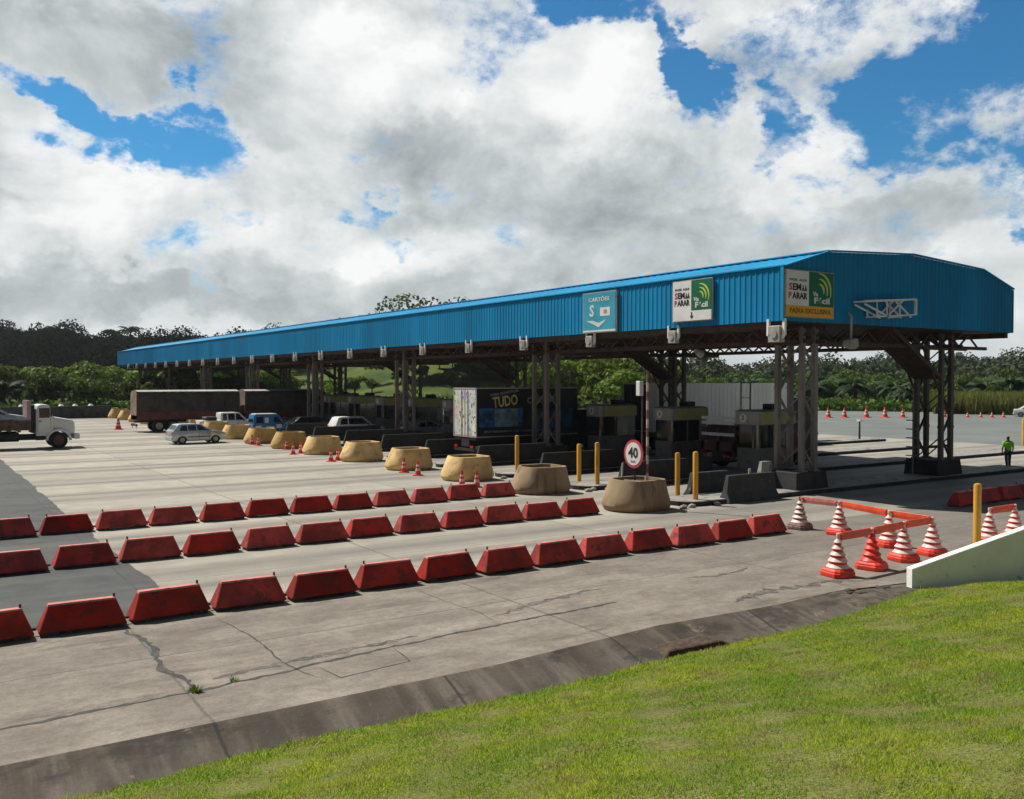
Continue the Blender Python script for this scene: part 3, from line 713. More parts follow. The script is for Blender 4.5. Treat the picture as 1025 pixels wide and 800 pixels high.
def cross_truss(y):
    g_ = MB()
    for dy in (-.5, .5):
        g_.bar((X0 + .4, y + dy, 6.24), (X0 + WD - .4, y + dy, 6.24), .14, .16)
        x = X0 + .4; k = 0
        while x < X0 + WD - 1.2:
            g_.bar((x, y + dy, 6.3 if k % 2 else 6.86), (x + .8, y + dy, 6.86 if k % 2 else 6.3), .07); x += .8; k += 1
    return g_
truss0 = cross_truss(0).build('cross_truss', M['steel_dark'], canopy); truss0.location = (0, YC, 0)
# column: four posts, lacing, pedestal
def column(dark):
    c_ = MB(); s = .40; sy_ = .62
    z = .95; k = 0
    while z < 6.1:
        z2 = min(z + 1.05, 6.15)
        for dy in (-sy_, sy_): c_.bar((-s if k % 2 else s, dy, z), (s if k % 2 else -s, dy, z2), .085)
        if k % 2 == 0:
            for dx in (-s, s): c_.bar((dx, -sy_ if k % 2 else sy_, z), (dx, sy_ if k % 2 else -sy_, z2), .05)
        z = z2; k += 1
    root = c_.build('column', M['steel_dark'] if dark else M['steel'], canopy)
    for dx in (-s, s):
        for dy in (-sy_, sy_):
            p = MB(); p.box(dx - .115, dx + .115, dy - .09, dy + .09, .93, 6.9)
            p.box(dx - .19, dx + .19, dy - .17, dy + .17, .9, .96)
            for zz in (2.4, 4.3): p.box(dx - .13, dx + .13, dy - .105, dy + .105, zz, zz + .12)
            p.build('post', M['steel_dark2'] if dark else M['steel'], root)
    q = MB(); q.loft([[(-.95 * w, -.85 * w, z_), (.95 * w, -.85 * w, z_), (.95 * w, .85 * w, z_), (-.95 * w, .85 * w, z_)] for w, z_ in ((1.08, 0), (1.03, .5), (.98, .9))])
    q.build('pedestal', M['conc_black'], root, bevel=.03)
    return root
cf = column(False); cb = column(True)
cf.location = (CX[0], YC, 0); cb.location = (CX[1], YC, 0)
kb = MB()      # raking brace from the rear column up to the roof
for dy in (-.62, .62):
    kb.bar((CX[1] - .4, dy, 4.75), (CX[1] - 4.3, dy, 7.0), .16, .2)
    kb.bar((CX[1] - .4, dy, 3.9), (CX[1] - 1.9, dy, 6.2), .08)
kb.add([(CX[1] - .4, -.6, 4.82), (CX[1] - .4, .6, 4.82), (CX[1] - 4.3, .6, 7.0), (CX[1] - 4.3, -.6, 7.0), (CX[1] - .4, -.6, 4.72), (CX[1] - .4, .6, 4.72), (CX[1] - 4.3, .6, 6.9), (CX[1] - 4.3, -.6, 6.9)],
       [(0, 1, 2, 3), (7, 6, 5, 4), (0, 3, 7, 4), (1, 5, 6, 2), (0, 4, 5, 1), (3, 2, 6, 7)])
kb0 = kb.build('brace', M['steel_dark'], canopy); kb0.location = (0, YC, 0)
for i in range(1, NF):
    for src, x in ((cf, CX[0]), (cb, CX[1])):
        c = copy_tree(src, canopy); c.location = (x, YC + i * FP, 0)
    c = copy_tree(truss0, canopy); c.location = (0, YC + i * FP, 0)
    c = copy_tree(kb0, canopy); c.location = (0, YC + i * FP, 0)
for i in range(1, 22):
    if i % 3: 
        g = MB(); y = YC + i * 5.97; g.bar((X0 + .3, y, 6.78), (X0 + WD - .3, y, 6.78), .14, .3); g.build('rafter', M['steel_dark'], canopy)

# lane signals hanging below the front eave
def signal(pink=False):
    r_ = empty('lane_signal')
    a = MB(); a.box(-.12, .12, -.24, .24, -.62, -.1); a.build('housing', M['pinkbox'] if pink else M['greybox'], r_, bevel=.02)
    b = MB()
    for s in (-1, 1):
        b = MB(); b.box(-.045, .045, s * .31 - .045, s * .31 + .045, -.40, .12)
        b.bar((0, s * .31, -.38), (0, s * .2, -.5), .07); b.build('hanger', M['ribwhite'], r_)
    c = MB(); c.tube((-.13, 0, -.36), (-.15, 0, -.36), .13, n=14); c.build('lens', M['greybox'], r_)
    return r_
s1 = signal()
for k in range(22):
    o = s1 if k == 0 else copy_tree(s1)
    o.location = (X0 + .0, 23.9 + 5.88 * k + (0.15 if k == 0 else 0), ZB - .02)
    if k == 0:
        o.location.z -= .04
        for c in kids(o):
            c.scale = (1.3, 1.25, 1.25)
        KIDS['near_signal'] = o
    lab = 'pinkish signal box hanging at the near corner of the blue canopy' if k == 0 else \
          'grey box between two white hangers, %s from the near corner under the eave' % ORD[k]
    if k: o.scale = (.85, .8, .85)
    tag(o, lab, 'lane signal', 'signals hanging under the canopy eave')
    o.name = 'lane_signal' if k == 0 else 'lane_signal.%03d' % k

# ------------------------------------------------------------------ signs on the canopy
def sign_root(name, loc, facing):
    # local frame: x right, y up, z out of the board
    o = bpy.data.objects.new(name, None); COL.objects.link(o); o.location = loc
    if facing == '-X': o.rotation_euler = (R(90), 0, R(-90))
    else: o.rotation_euler = (R(90), 0, 0)
    return o
def panel(name, x0, x1, y0, y1, z, th, m, parent):
    g_ = MB(); g_.box(x0, x1, y0, y1, z - th, z); return g_.build(name, m, parent)
def arc(name, cx, cy, r, w, a0, a1, z, m, parent):
    g_ = MB(); n = 14; vs = []; fs = []
    for i in range(n + 1):
        t = R(a0 + (a1 - a0) * i / n); ww = w * (0.35 + 0.65 * math.sin(math.pi * i / n))
        for rr in (r - ww / 2, r + ww / 2):
            for zz in (z, z + .006): vs.append((cx + rr * math.cos(t), cy + rr * math.sin(t), zz))
        if i:
            a = 4 * (i - 1); b = 4 * i
            fs += [(a, a + 1, b + 1, b), (a + 2, b + 2, b + 3, a + 3), (a + 1, a + 3, b + 3, b + 1), (a, b, b + 2, a + 2)]
    g_.add(vs, fs); return g_.build(name, m, parent)
def lane_sign(root, w, h, split, foot, footmat):
    """white panel with words at left, green panel with arcs at right, band below"""
    xl, xr, yb, yt = -w / 2, w / 2, -h / 2, h / 2; ys = yb + foot; xs_ = xl + split
    panel('frame', xl - .04, xr + .04, yb - .04, yt + .04, 0.02, .08, M['greybox'], root)
    panel('white_panel', xl, xs_, ys, yt, .035, .015, M['swhite'], root)
    panel('green_panel', xs_, xr, ys, yt, .035, .015, M['sgreen'], root)
    panel('lower_band', xl, xr, yb, ys, .035, .015, footmat, root)
    cw = split * .84; cx = xl + split / 2; hh = yt - ys
    put_text('PASSE  AQUI', .13, M['sblack'], root, (cx, ys + hh * .73, .04), (0, 0, 0), .002, width=cw * .9)
    put_text('S', .36, M['sred'], root, (cx - cw * .39, ys + hh * .52, .04), (0, 0, 0), .012, width=cw * .18)
    put_text('EM', .36, M['sblack'], root, (cx - cw * .05, ys + hh * .52, .04), (0, 0, 0), .012, width=cw * .44)
    t = MB()
    for k in range(2):
        x_ = cx + cw * (.28 + .14 * k); y_ = ys + hh * .52
        t.add([(x_ - .07, y_ - .12, .036), (x_ + .07, y_ - .12, .036), (x_, y_ + .12, .036), (x_ - .07, y_ - .12, .046), (x_ + .07, y_ - .12, .046), (x_, y_ + .12, .046)], [(0, 1, 2), (5, 4, 3), (0, 3, 4, 1), (1, 4, 5, 2), (2, 5, 3, 0)])
    t.build('arrow_mark', M['sblack'], root)
    put_text('P', .34, M['sred'], root, (cx - cw * .42, ys + hh * .27, .04), (0, 0, 0), .012, width=cw * .16)
    put_text('ARAR', .34, M['sblack'], root, (cx + cw * .1, ys + hh * .27, .04), (0, 0, 0), .012, width=cw * .8)
    gw = xr - xs_; gx = xs_ + gw * .42; gy = ys + hh * .45
    for rr, m_ in ((.18, 'slime'), (.32, 'slime'), (.46, 'slime')):
        arc('arc', gx, gy, rr * gw, .07 * gw, -20, 92, .036, M[m_], root)
    put_text('Via', .24, M['swhite'], root, (xs_ + gw * .26, ys + hh * .36, .04), (0, 0, 0), .006)
    put_text('Fácil', .32, M['swhite'], root, (xs_ + gw * .52, ys + hh * .17, .04), (0, 0, 0), .010, width=gw * .62)
    return yb, ys
r_ = sign_root('lane_sign', (29.93, Y0 - .1, 8.08), '-Y')
yb, ys = lane_sign(r_, 2.86, 1.78, 1.33, .42, M['sorange'])
put_text('FAIXA EXCLUSIVA', .26, M['sbrown'], r_, (0, (yb + ys) / 2, .04), (0, 0, 0), .006, width=2.5)
tag(r_, 'white and green sign with orange lower band on the canopy end wall', 'sign')
r_ = sign_root('lane_sign', (X0 - .12, 28.52, 8.12), '-X')
yb, ys = lane_sign(r_, 2.3, 1.72, 1.12, .42, M['swhite'])
t = MB(); t.box(-.035, .035, yb + .14, ys - .06, .036, .042); t.add([(-.11, yb + .2, .036), (.11, yb + .2, .036), (0, yb + .06, .036), (-.11, yb + .2, .043), (.11, yb + .2, .043), (0, yb + .06, .043)], [(0, 1, 2), (5, 4, 3), (0, 3, 4, 1), (1, 4, 5, 2), (2, 5, 3, 0)])
t.build('arrow', M['sblack'], r_)
tag(r_, 'white and green sign with small down arrow on the long blue fascia', 'sign')
r_ = sign_root('lane_sign', (X0 - .12, 34.83, 8.0), '-X')
panel('frame', -1.3, 1.3, -1.0, 1.0, .02, .08, M['greybox'], r_)
panel('blue_panel', -1.24, 1.24, -.86, .95, .035, .015, M['sblue'], r_)
panel('lower_band', -1.24, 1.24, -.95, -.86, .035, .015, M['swhite'], r_)
put_text('CARTÕES', .26, M['swhite'], r_, (0, .62, .04), (0, 0, 0), .006, width=1.6)
put_text('S', .78, M['swhite'], r_, (-.55, .06, .04), (0, 0, 0), .02)
panel('card', .1, .85, -.2, .22, .045, .01, M['swhite'], r_)
panel('card_mark', .38, .62, -.08, .1, .052, .006, M['pinkbox'], r_)
t = MB(); t.add([(-1.0, -.38, .04), (-.45, -.40, .04), (0, -.52, .04), (.6, -.36, .04), (.0, -.74, .04), (-.5, -.55, .04), (-1, -.38, .046), (-.45, -.40, .046), (0, -.52, .046), (.6, -.36, .046), (.0, -.74, .046), (-.5, -.55, .046)],
                [(5, 4, 3, 2, 1, 0), (6, 7, 8, 9, 10, 11), (0, 1, 7, 6), (1, 2, 8, 7), (2, 3, 9, 8), (3, 4, 10, 9), (4, 5, 11, 10), (5, 0, 6, 11)])
t.build('arrow', M['swhite'], r_)
tag(r_, 'pale blue sign with white card symbol on the long blue fascia', 'sign')

# white lattice boom with floodlight on the end wall
r_ = empty('lattice_boom', (32.75, Y0 - .35, 7.3)); tag(r_, 'white lattice boom bracketed to the canopy end wall', 'bracket')
g = MB(); L = 3.55
zt0, zt1, zb0, zb1 = .62, .86, .02, .15
for yy in (-.25, .22):
    g.bar((0, yy, zt0), (L, yy, zt1), .07); g.bar((.85, yy, zb0), (L, yy, zb1 + .05), .06)
    g.bar((0, yy, zt0 - .12), (1.7, yy, zb0), .06); g.bar((.85, yy, zb0), (.85, yy, .32), .06)
    for i, (a, b) in enumerate([(1.5, 2.2), (2.4, 3.2)]):
        if i % 2 == 0: g.bar((a, yy, zb0 + .02), (b + .5, yy, zt1 - .04), .06)
        else: g.bar((a - .3, yy, zt1 - .14), (b, yy, zb0 + .06), .06)
        g.bar((a, yy, zb0 + .02), (a, yy, zt0 + .14), .05)
for x_, z_ in ((0, zt0), (1.7, .73), (3.0, .8), (L, zt1), (.85, zb0), (2.4, .06), (L, .2)): g.bar((x_, -.25, z_), (x_, .3, z_), .05)
g.bar((L, -.25, zt1), (L, -.25, .2), .09)
g.build('lattice', M['white'], r_)
r_ = empty('floodlight', (32.3, Y0 - .3, 6.2)); tag(r_, 'grey floodlight on a bent arm below the canopy end wall', 'floodlight')
g = MB(); g.tube((-.02, 0, .1), (.0, .0, 1.12), .045); g.tube((0, 0, 1.1), (.12, .28, 1.3), .04); g.build('arm', M['greybox'], r_)
g = MB(); g.loft([[(-.32, -.2, .12), (.12, -.24, .2), (.12, .2, .2), (-.32, .16, .12)], [(-.36, -.24, -.1), (.16, -.28, -.14), (.16, .24, -.14), (-.36, .2, -.1)], [(-.2, -.15, -.22), (.05, -.18, -.26), (.05, .12, -.26), (-.2, .1, -.22)]])
g.build('lamp_head', M['greybox'], r_, bevel=.03)
r_ = empty('floodlight', (30.4, 30.2, 6.0)); tag(r_, 'small pale floodlight on the truss under the canopy', 'floodlight')
g = MB(); g.tube((-.05, 0, 0), (.25, 0, -.12), .13, .2, 10); g.build('lamp_head', M['greybox'], r_)
g = MB(); g.tube((.05, 0, 0), (.05, 0, .25), .03); g.build('bracket', M['steel_dark'], r_)

# ------------------------------------------------------------------ toll islands, planters, booths, low walls
IY = [25.1 + 5.97 * i for i in range(22)]
PLACE = ['nearest', 'second', 'third', 'fourth', 'fifth', 'sixth', 'seventh', 'eighth', 'ninth']
def island(i, y):
    x0 = 23.9; x1 = {2: 61.5, 3: 62.5}.get(i, 59.5)
    g_ = MB(); hw = .85; n = 8
    ring = [(x1, y - hw), (x1, y + hw)] + [(x0 + .8 - .8 * math.sin(math.pi * k / n) if True else 0, y + hw * math.cos(math.pi * k / n)) for k in range(n + 1)]
    g_.loft([[(a, b, 0.0) for a, b in ring], [(a, b, .19) for a, b in ring]])
    o_ = g_.build('toll_island', M['conc'], None, bevel=.02)
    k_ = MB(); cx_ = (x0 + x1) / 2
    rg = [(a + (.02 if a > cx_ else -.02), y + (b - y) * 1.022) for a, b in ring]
    k_.loft([[(a, b, 0.0) for a, b in rg], [(a, b, .165) for a, b in rg]]); k_.build('kerb', M['conc_black'], o_)  # near-black ring around the island sides, just below the slab top
    return o_
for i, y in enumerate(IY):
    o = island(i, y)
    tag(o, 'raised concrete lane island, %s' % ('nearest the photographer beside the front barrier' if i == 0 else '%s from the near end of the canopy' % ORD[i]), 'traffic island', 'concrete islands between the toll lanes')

def planter(dull):
    r_ = empty('planter'); g_ = MB()
    def ring(z, nose, back, hw, inset=0):
        pts = []
        n = 26
        for k in range(n + 1):
            t = math.pi / 2 + math.pi * k / n
            pts.append((-nose * 0 + (-(nose) * -math.cos(t)) - .35, hw * math.sin(t) * 1.0, z))
        # rounded rear corners
        pts += [(back - .25, -hw, z), (back, -hw + .28, z), (back, hw - .28, z), (back - .25, hw, z)]
        return pts
    g_.loft([ring(0, .74, 1.02, .90), ring(.07, .80, 1.07, .95), ring(.20, .87, 1.12, 1.0), ring(.36, .84, 1.10, .98), ring(.6, .71, 1.05, .93), ring(1.02, .48, 1.0, .86), ring(1.10, .44, .98, .84), ring(1.10, .34, .86, .72), ring(.95, .33, .84, .70)])
    g_.build('tub', M['tan_dull'] if dull else M['tan'], r_, smooth=True)
    s_ = MB(); s_.loft([ring(.93, .36, .86, .73), ring(.98, .33, .8, .66)]); s_.build('soil', M['soil'], r_)
    return r_
pd = planter(True); py_ = planter(False)
npl = 0
for i, y in enumerate(IY[:18]):
    if i == 0: o = pd
    elif i == 1: o = copy_tree(pd)
    elif i == 2: o = py_
    else: o = copy_tree(py_)
    o.location = (22.1, y, 0); o.rotation_euler = (0, 0, R(random.uniform(-3, 3)))
    if i == 0: lab = 'stained brown concrete planter holding the speed sign and a striped pole'
    elif i == 1: lab = 'stained brown concrete planter with no sign at the end of the back barrier row'
    elif i < 9: lab = 'ochre painted concrete planter, %s from the near end of the planter row' % ORD[i]
    elif i >= 16: lab = 'small far ochre planter, %s from the far left end of the row' % ORD[17 - i]
    else: lab = 'ochre painted planter hidden among the waiting trucks and cars'
    tag(o, lab, 'planter', 'concrete planters heading the toll islands')
    o.name = 'planter' if i == 0 else 'planter.%03d' % i

# speed limit sign and striped pole in the first planter
r_ = empty('speed_limit_sign', (22.25, 25.25, .97)); tag(r_, 'round white speed sign with red rim reading 40 in the brown planter', 'sign')
g = MB(); g.tube((0, 0, -.1), (0, 0, 1.0), .035); g.build('post', M['trim'], r_)
g = MB(); g.bar((-.05, .1, .02), (-.05, .75, .02), .05); g.bar((-.05, .66, .02), (-.05, .62, .62), .05); g.bar((-.05, -.6, .03), (-.05, .1, .03), .05); g.build('bracket', M['greybox'], r_)
ZC = 1.02
g = MB(); g.tube((-.04, 0, ZC), (-.07, 0, ZC), .52, n=36); g.build('rim', M['sred'], r_)
g = MB(); g.tube((-.065, 0, ZC), (-.08, 0, ZC), .42, n=36); g.build('face', M['swhite'], r_)
put_text('40', .52, M['sblack'], r_, (-.085, 0, ZC + .03), (R(90), 0, R(-90)), .014)
put_text('km/h', .13, M['greytext'], r_, (-.085, 0, ZC - .27), (R(90), 0, R(-90)), .002)
r_ = empty('striped_pole', (22.5, 24.85, .97)); tag(r_, 'thin red and white pole standing in the brown planter', 'pole')
for k in range(12):
    g = MB(); g.tube((0, 0, k * .33 - (.1 if k == 0 else 0)), (0, 0, k * .33 + .33), .045, n=10, cap=True); g.build('band', M['dull_brown'] if k % 2 else M['pink_white'], r_)
r_ = empty('camera_box', (22.5, 25.6, 4.45)); 
bpy.data.objects.remove(r_)
r_ = empty('camera_post', (29.2, 32.6, .19)); tag(r_, 'slim dark post with white camera box beside the booths', 'camera post')
g = MB(); g.tube((0, 0, 0), (0, 0, 4.35), .05); g.build('post', M['steel_dark'], r_)
g = MB(); g.box(-.3, -.06, -.14, .14, 3.75, 4.45); g.build('camera_housing', M['white'], r_, bevel=.02)

# yellow bollards
bol = MB(); bol.lathe([(.102, 0), (.102, 1.74), (.085, 1.79), (0.03, 1.81)], 18); b0 = bol.build('bollard', M['yellow'], None, smooth=True)
bl = [((24.95, 13.95, 0), 'tall yellow bollard in front, behind the white wall'),
      ((24.82, 24.73, .19), 'yellow bollard on the nearest island, right one of its pair'),
      ((25.6, 26.5, 0), 'yellow bollard beside the nearest island, left one of its pair'),
      ((24.95, 30.75, .19), 'yellow bollard on the second island, right one of its pair'),
      ((25.4, 32.6, 0), 'yellow bollard beside the second island, left one of its pair'),
      ((24.85, 36.8, .19), 'single yellow bollard left of the empty brown planter'),
      ((66.8, 34.0, 0), 'far yellow bollard at the right edge behind the worker')]
for k, (p, lab) in enumerate(bl):
    o = b0 if k == 0 else copy_tree(b0); o.location = p; tag(o, lab, 'bollard', 'yellow steel bollards')
    if k == 6: o.scale = (1.3, 1.3, 1.05)

# jersey blocks
def jersey(L, h=.92, m='jersey'):
    g_ = MB()
    def sec(x, k): return [(x, -.32, 0), (x, .32, 0), (x, .30, .1), (x, .14 , .38), (x, .09, h), (x, -.09, h), (x, -.14, .38), (x, -.30, .1)]
    rings = [sec(-L / 2, 0), sec(L / 2, 0)]
    rings[0] = [(x + .22 * z / h, y, z) for x, y, z in rings[0]]; rings[1] = [(x - .1 * z / h, y, z) for x, y, z in rings[1]]
    g_.loft(rings)
    return g_.build('jersey_barrier', M[m], None, bevel=.02)
j = jersey(2.9, 1.05); j.location = (27.35, 24.35, 0); tag(j, 'dark weathered concrete block with pale end beside the near columns', 'barrier')
lf = MB(); lf.box(-.05, .05, -.03, .03, 1.04, 1.25); lf.build('lifting_lug', M['greybox'], j)
j = jersey(2.3, 1.0); j.location = (27.0, 26.2, 0); tag(j, 'black concrete block behind the two right yellow bollards', 'barrier')
j = jersey(.9, 1.1); j.location = (30.0, 25.9, .19); tag(j, 'short pale block against the near column base', 'barrier'); j.data.materials[0] = M['conc']
for i in range(1, 18):
    y = IY[i]; L_ = 5.6 if i % 3 else 4.6
    g_ = MB(); g_.loft([[(26.0 - .1, y - .75, .19), (26 + L_, y - .75, .19), (26 + L_, y - .45, .19), (26 - .1, y - .45, .19)], [(26.15, y - .68, 1.1), (26 + L_, y - .68, 1.1), (26 + L_, y - .52, 1.1), (26.15, y - .52, 1.1)]])
    o = g_.build('guard_wall', M['conc_black'], None, bevel=.02)
    tag(o, 'low dark concrete guard wall on the %s island from the near end' % ORD[i], 'guard wall', 'guard walls on the islands')
# rubble at the island noses
rub = []
for k, (x, y) in enumerate([(23.6, 24.1), (24.1, 24.2), (25.3, 24.1), (24.3, 30.2), (23.9, 30.0), (24.9, 29.9), (23.7, 36.2)]):
    bm = bmesh.new(); bmesh.ops.create_icosphere(bm, subdivisions=1, radius=.14)
    for v in bm.verts: v.co = Vector((v.co.x * random.uniform(.8, 1.7), v.co.y * random.uniform(.7, 1.2), v.co.z * random.uniform(.5, .9)))
    me = bpy.data.meshes.new('rubble'); bm.to_mesh(me); bm.free(); me.materials.append(M['conc'])
    o = bpy.data.objects.new('rubble', me); COL.objects.link(o); o.location = (x, y, .06)
    tag(o, 'broken lump of concrete lying by an island nose near the yellow bollards', 'rubble', 'concrete lumps by the islands')

# booths
def booth():
    r_ = empty('toll_booth')
    def ring(x0, x1, y0, y1, z, r=.28):
        pts = []
        for cx, cy, a0 in ((x0 + r, y0 + r, 180), (x1 - .05, y0 + .05, 270), (x1 - .05, y1 - .05, 0), (x0 + r, y1 - r, 90)):
            rr = r if cx < 0 else .05
            for k in range(5):
                t = R(a0 + 90 * k / 4); pts.append((cx + rr * math.cos(t), cy + rr * math.sin(t), z))
        return pts
    a = MB(); a.loft([ring(-1.35, 1.35, -.7, .7, 0), ring(-1.35, 1.35, -.7, .7, 1.15)]); a.build('lower_wall', M['booth_low'], r_)
    a = MB(); a.loft([ring(-1.33, 1.33, -.68, .68, 1.15), ring(-1.33, 1.33, -.68, .68, 2.3)]); a.build('window', M['glass'], r_)
    for y in (-.69, .69):
        a = MB(); a.box(-.13, -.07, y - .02, y + .02, 1.15, 2.3); a.build('mullion', M['booth_low'], r_)
    a = MB(); a.box(.80, 1.34, -.705, .705, 1.15, 2.3); a.build('rear_wall', M['booth'], r_)
    a = MB(); a.loft([ring(-1.42, 1.42, -.77, .77, 2.3), ring(-1.42, 1.42, -.77, .77, 2.95)]); a.build('header', M['booth'], r_)
    for y0, y1 in ((-.79, -.772), (.772, .79)): a = MB(); a.box(-1.1, 1.4, y0, y1, 2.33, 2.93); a.build('mustard_band', M['olive'], r_)
    a = MB(); a.tube((-1.42, .1, 2.63), (-1.435, .1, 2.63), .22, n=18); a.build('number_disc', M['swhite'], r_)
    a = MB(); a.loft([ring(-1.45, 1.45, -.8, .8, 2.95), ring(-1.3, 1.3, -.6, .6, 3.03)]); a.build('roof', M['booth'], r_)
    a = MB(); a.box(.2, .9, -.3, .3, 3.02, 3.3); a.build('air_unit', M['trim'], r_, bevel=.03)
    return r_
bo = booth(); first = True
for i in range(1, 22):
    o = bo if first else copy_tree(bo); first = False
    o.location = (35.95, IY[i], .19)
    if i <= 3:
        put_text(str(3 - i if i < 3 else 5), .3, M['sblack'], o, (-1.44, .1, 2.63), (R(90), 0, R(-90)), .01, name='number') if False else None
    lab = {1: 'grey toll booth with mustard band, nearest and right of the booths', 2: 'grey toll booth with mustard band behind the pair of yellow bollards', 3: 'grey toll booth with mustard band left of the striped pole'}.get(i)
    if i > 3: lab = 'toll booth in the shade, %s booth from the near end of the canopy' % ORD[i - 1]
    tag(o, lab, 'toll booth', 'toll booths under the canopy')
    o.name = 'toll_booth' if i == 1 else 'toll_booth.%03d' % i
for i, s_ in ((1, '2'), (2, '0'), (3, '8')):
    o = bpy.data.objects['toll_booth' if i == 1 else 'toll_booth.%03d' % i]
    put_text(s_, .3, M['sblack'], o, (-1.44, .1, 2.63), (R(90), 0, R(-90)), .008, name='number')
# antenna frame on the near booth
r_ = empty('antenna_frame', (34.9, 31.3, 3.1)); tag(r_, 'slim metal antenna frame standing on the nearest booth roof', 'antenna')
g = MB(); g.bar((0, .35, 0), (0, .35, 1.45), .05); g.bar((0, -.25, 0), (0, -.25, 1.45), .05); g.bar((0, .38, 1.45), (0, -.28, 1.45), .05); g.bar((0, .35, .7), (0, -.25, .7), .03)
g.build('frame', M['steel_dark'], r_)
g = MB(); g.box(-.06, .06, .32, .42, .1, .3); g.build('aerial', M['white'], r_)
# card reader post on the second island, right part
r_ = empty('lamp_post', (60.6, IY[3] + .1, .19)); tag(r_, 'short black post with small white lamp on an island', 'post')
g = MB(); g.tube((0, 0, 0), (0, 0, 1.35), .08, .06); g.build('post', M['trim'], r_)
g = MB(); g.loft([[(-.1, -.14, 1.35), (.14, -.14, 1.3), (.14, .2, 1.3), (-.1, .2, 1.35)], [(-.1, -.14, 1.5), (.1, -.14, 1.5), (.1, .2, 1.45), (-.1, .2, 1.5)]]); g.build('lamp_head', M['white'], r_)
# ladder at the rear column
r_ = empty('ladder', (40.05, 25.5, .19)); tag(r_, 'grey metal ladder rungs beside the rear near column', 'ladder')
g = MB()
for k in range(8): g.bar((-.1, .35, .9 + k * .42), (-.1, -.25, .9 + k * .42), .05)
g.build('rung', M['steel'], r_)
g = MB(); g.bar((-.1, .0, 0), (-.1, .0, 4.1), .05); g.build('rail', M['steel'], r_)

# ------------------------------------------------------------------ red trapezoid barriers
def red_barrier(pin_left, pin_right, var):
    r_ = empty('road_barrier'); L = 1.5; h = .56
    bl_, tl = L / 2, L / 2 - .17
    g_ = MB(); z1 = .06
    g_.loft([[(-bl_, -.25, z1), (bl_, -.25, z1), (bl_, .25, z1), (-bl_, .25, z1)], [(-bl_ + .01, -.25, .10), (bl_ - .01, -.25, .10), (bl_ - .01, .25, .10), (-bl_ + .01, .25, .10)],
             [(-tl, -.09, h - .03), (tl, -.09, h - .03), (tl, .09, h - .03), (-tl, .09, h - .03)]])
    g_.build('body', M['red'], r_, bevel=.015)
    c_ = MB(); c_.loft([[(-tl - .005, -.095, h - .035), (tl + .005, -.095, h - .035), (tl + .005, .095, h - .035), (-tl - .005, .095, h - .035)], [(-tl + .01, -.08, h), (tl - .01, -.08, h), (tl - .01, .08, h), (-tl + .01, .08, h)]])
    c_.build('top_edge', M['red_worn'], r_)
    for sx_ in (-.55, .55):
        f_ = MB(); f_.box(sx_ - .14, sx_ + .14, -.22, .22, 0, .065); f_.build('foot', M['conc_dark'], r_)
    p_ = MB()
    if pin_left: p_.tube((-tl + .03, 0, h - .02), (-tl + .03, 0, h + .07), .022, n=8)
    if pin_right: p_.tube((tl - .03, 0, h - .02), (tl - .03, 0, h + .07), .022, n=8)
    p_.tube((bl_ - .02, 0, .12), (bl_ + .06, 0, .12), .03, n=8)
    p_.build('pin', M['rust'], r_)
    return r_
bar_src = [red_barrier(1, 0, 0), red_barrier(0, 1, 1)]
bar_used = [False, False]
def place_barrier(x, y, lab, rz=0):
    k = random.random() < .5
    k = int(k)
    o = bar_src[k] if not bar_used[k] else copy_tree(bar_src[k])
    bar_used[k] = True
    o.location = (x, y, 0.004); o.rotation_euler = (0, 0, R(rz + random.uniform(-2.6, 2.6)))
    s_ = random.uniform(.97, 1.02); o.scale = (s_, 1, random.uniform(.96, 1.03))
    tag(o, lab, 'barrier', 'red concrete lane barriers'); return o
rows = [('front', 18.78, 1.95, 22.60, 1.590, 13), ('middle', 25.12, 1.9, 20.28, 1.575, 12), ('back', 30.88, 1.4, 20.65, 1.575, 12)]
for nm, y, xs_, xe, pitch, n in rows:
    # counted from the right end of each row
    x = xe - .76; k = 0
    while x > -1.2:
        if x + .8 > 1.0 * y / 18.78 * 0.4 - .4:
            place_barrier(x, y + random.uniform(-.09, .09) - .03 * math.sin(k), 'red concrete barrier, %s from the right end of the %s row' % (ORD[k], nm))
        x -= pitch; k += 1
for k in range(5):
    place_barrier(32.95 + k * 1.58, 18.95, 'shaded red barrier right of the canopy, %s from the left of its row' % ORD[k])

# ------------------------------------------------------------------ big cones with bars
def big_cone(body, band, cap):
    r_ = empty('traffic_cone')
    b = MB(); b.loft([[(s * a, s * c, z) for a, c in ((-1, -.7), (-.7, -1), (.7, -1), (1, -.7), (1, .7), (.7, 1), (-.7, 1), (-1, .7))] for s, z in ((.325, 0), (.33, .03), (.33, .10), (.31, .115), (.31, .15), (.285, .17), (.26, .20))])
    b.build('base', body, r_, bevel=.008)
    # stepped body: alternating flared rings
    zs = .2; n = 5; hh = .148
    for k in range(n):
        z = zs + k * hh; r0 = .275 - k * .043; r1 = r0 - .072
        a = MB(); a.lathe([(r0 - .02, z), (r0, z + .015), (r1 + .006, z + hh * .62)], 20); a.build('ring', band, r_, smooth=True)
        a = MB(); a.lathe([(r1 + .007, z + hh * .62), (r1 + .004, z + hh), (r1 - .02, z + hh)], 20); a.build('ring', body if k < 4 else cap, r_, smooth=True)
    a = MB(); a.lathe([(.045, zs + n * hh), (.04, zs + n * hh + .07), (.015, zs + n * hh + .08)], 14); a.build('knob', cap, r_, smooth=True)
    return r_
cA = big_cone(M['orange_red'], M['pink_white'], M['pink_white'])
cB = big_cone(M['dull_brown'], M['pink_white'], M['dull_brown'])  # one cone in a duller brown than the others
cC = big_cone(M['orange_red'], M['orange_red'], M['pink_white'])
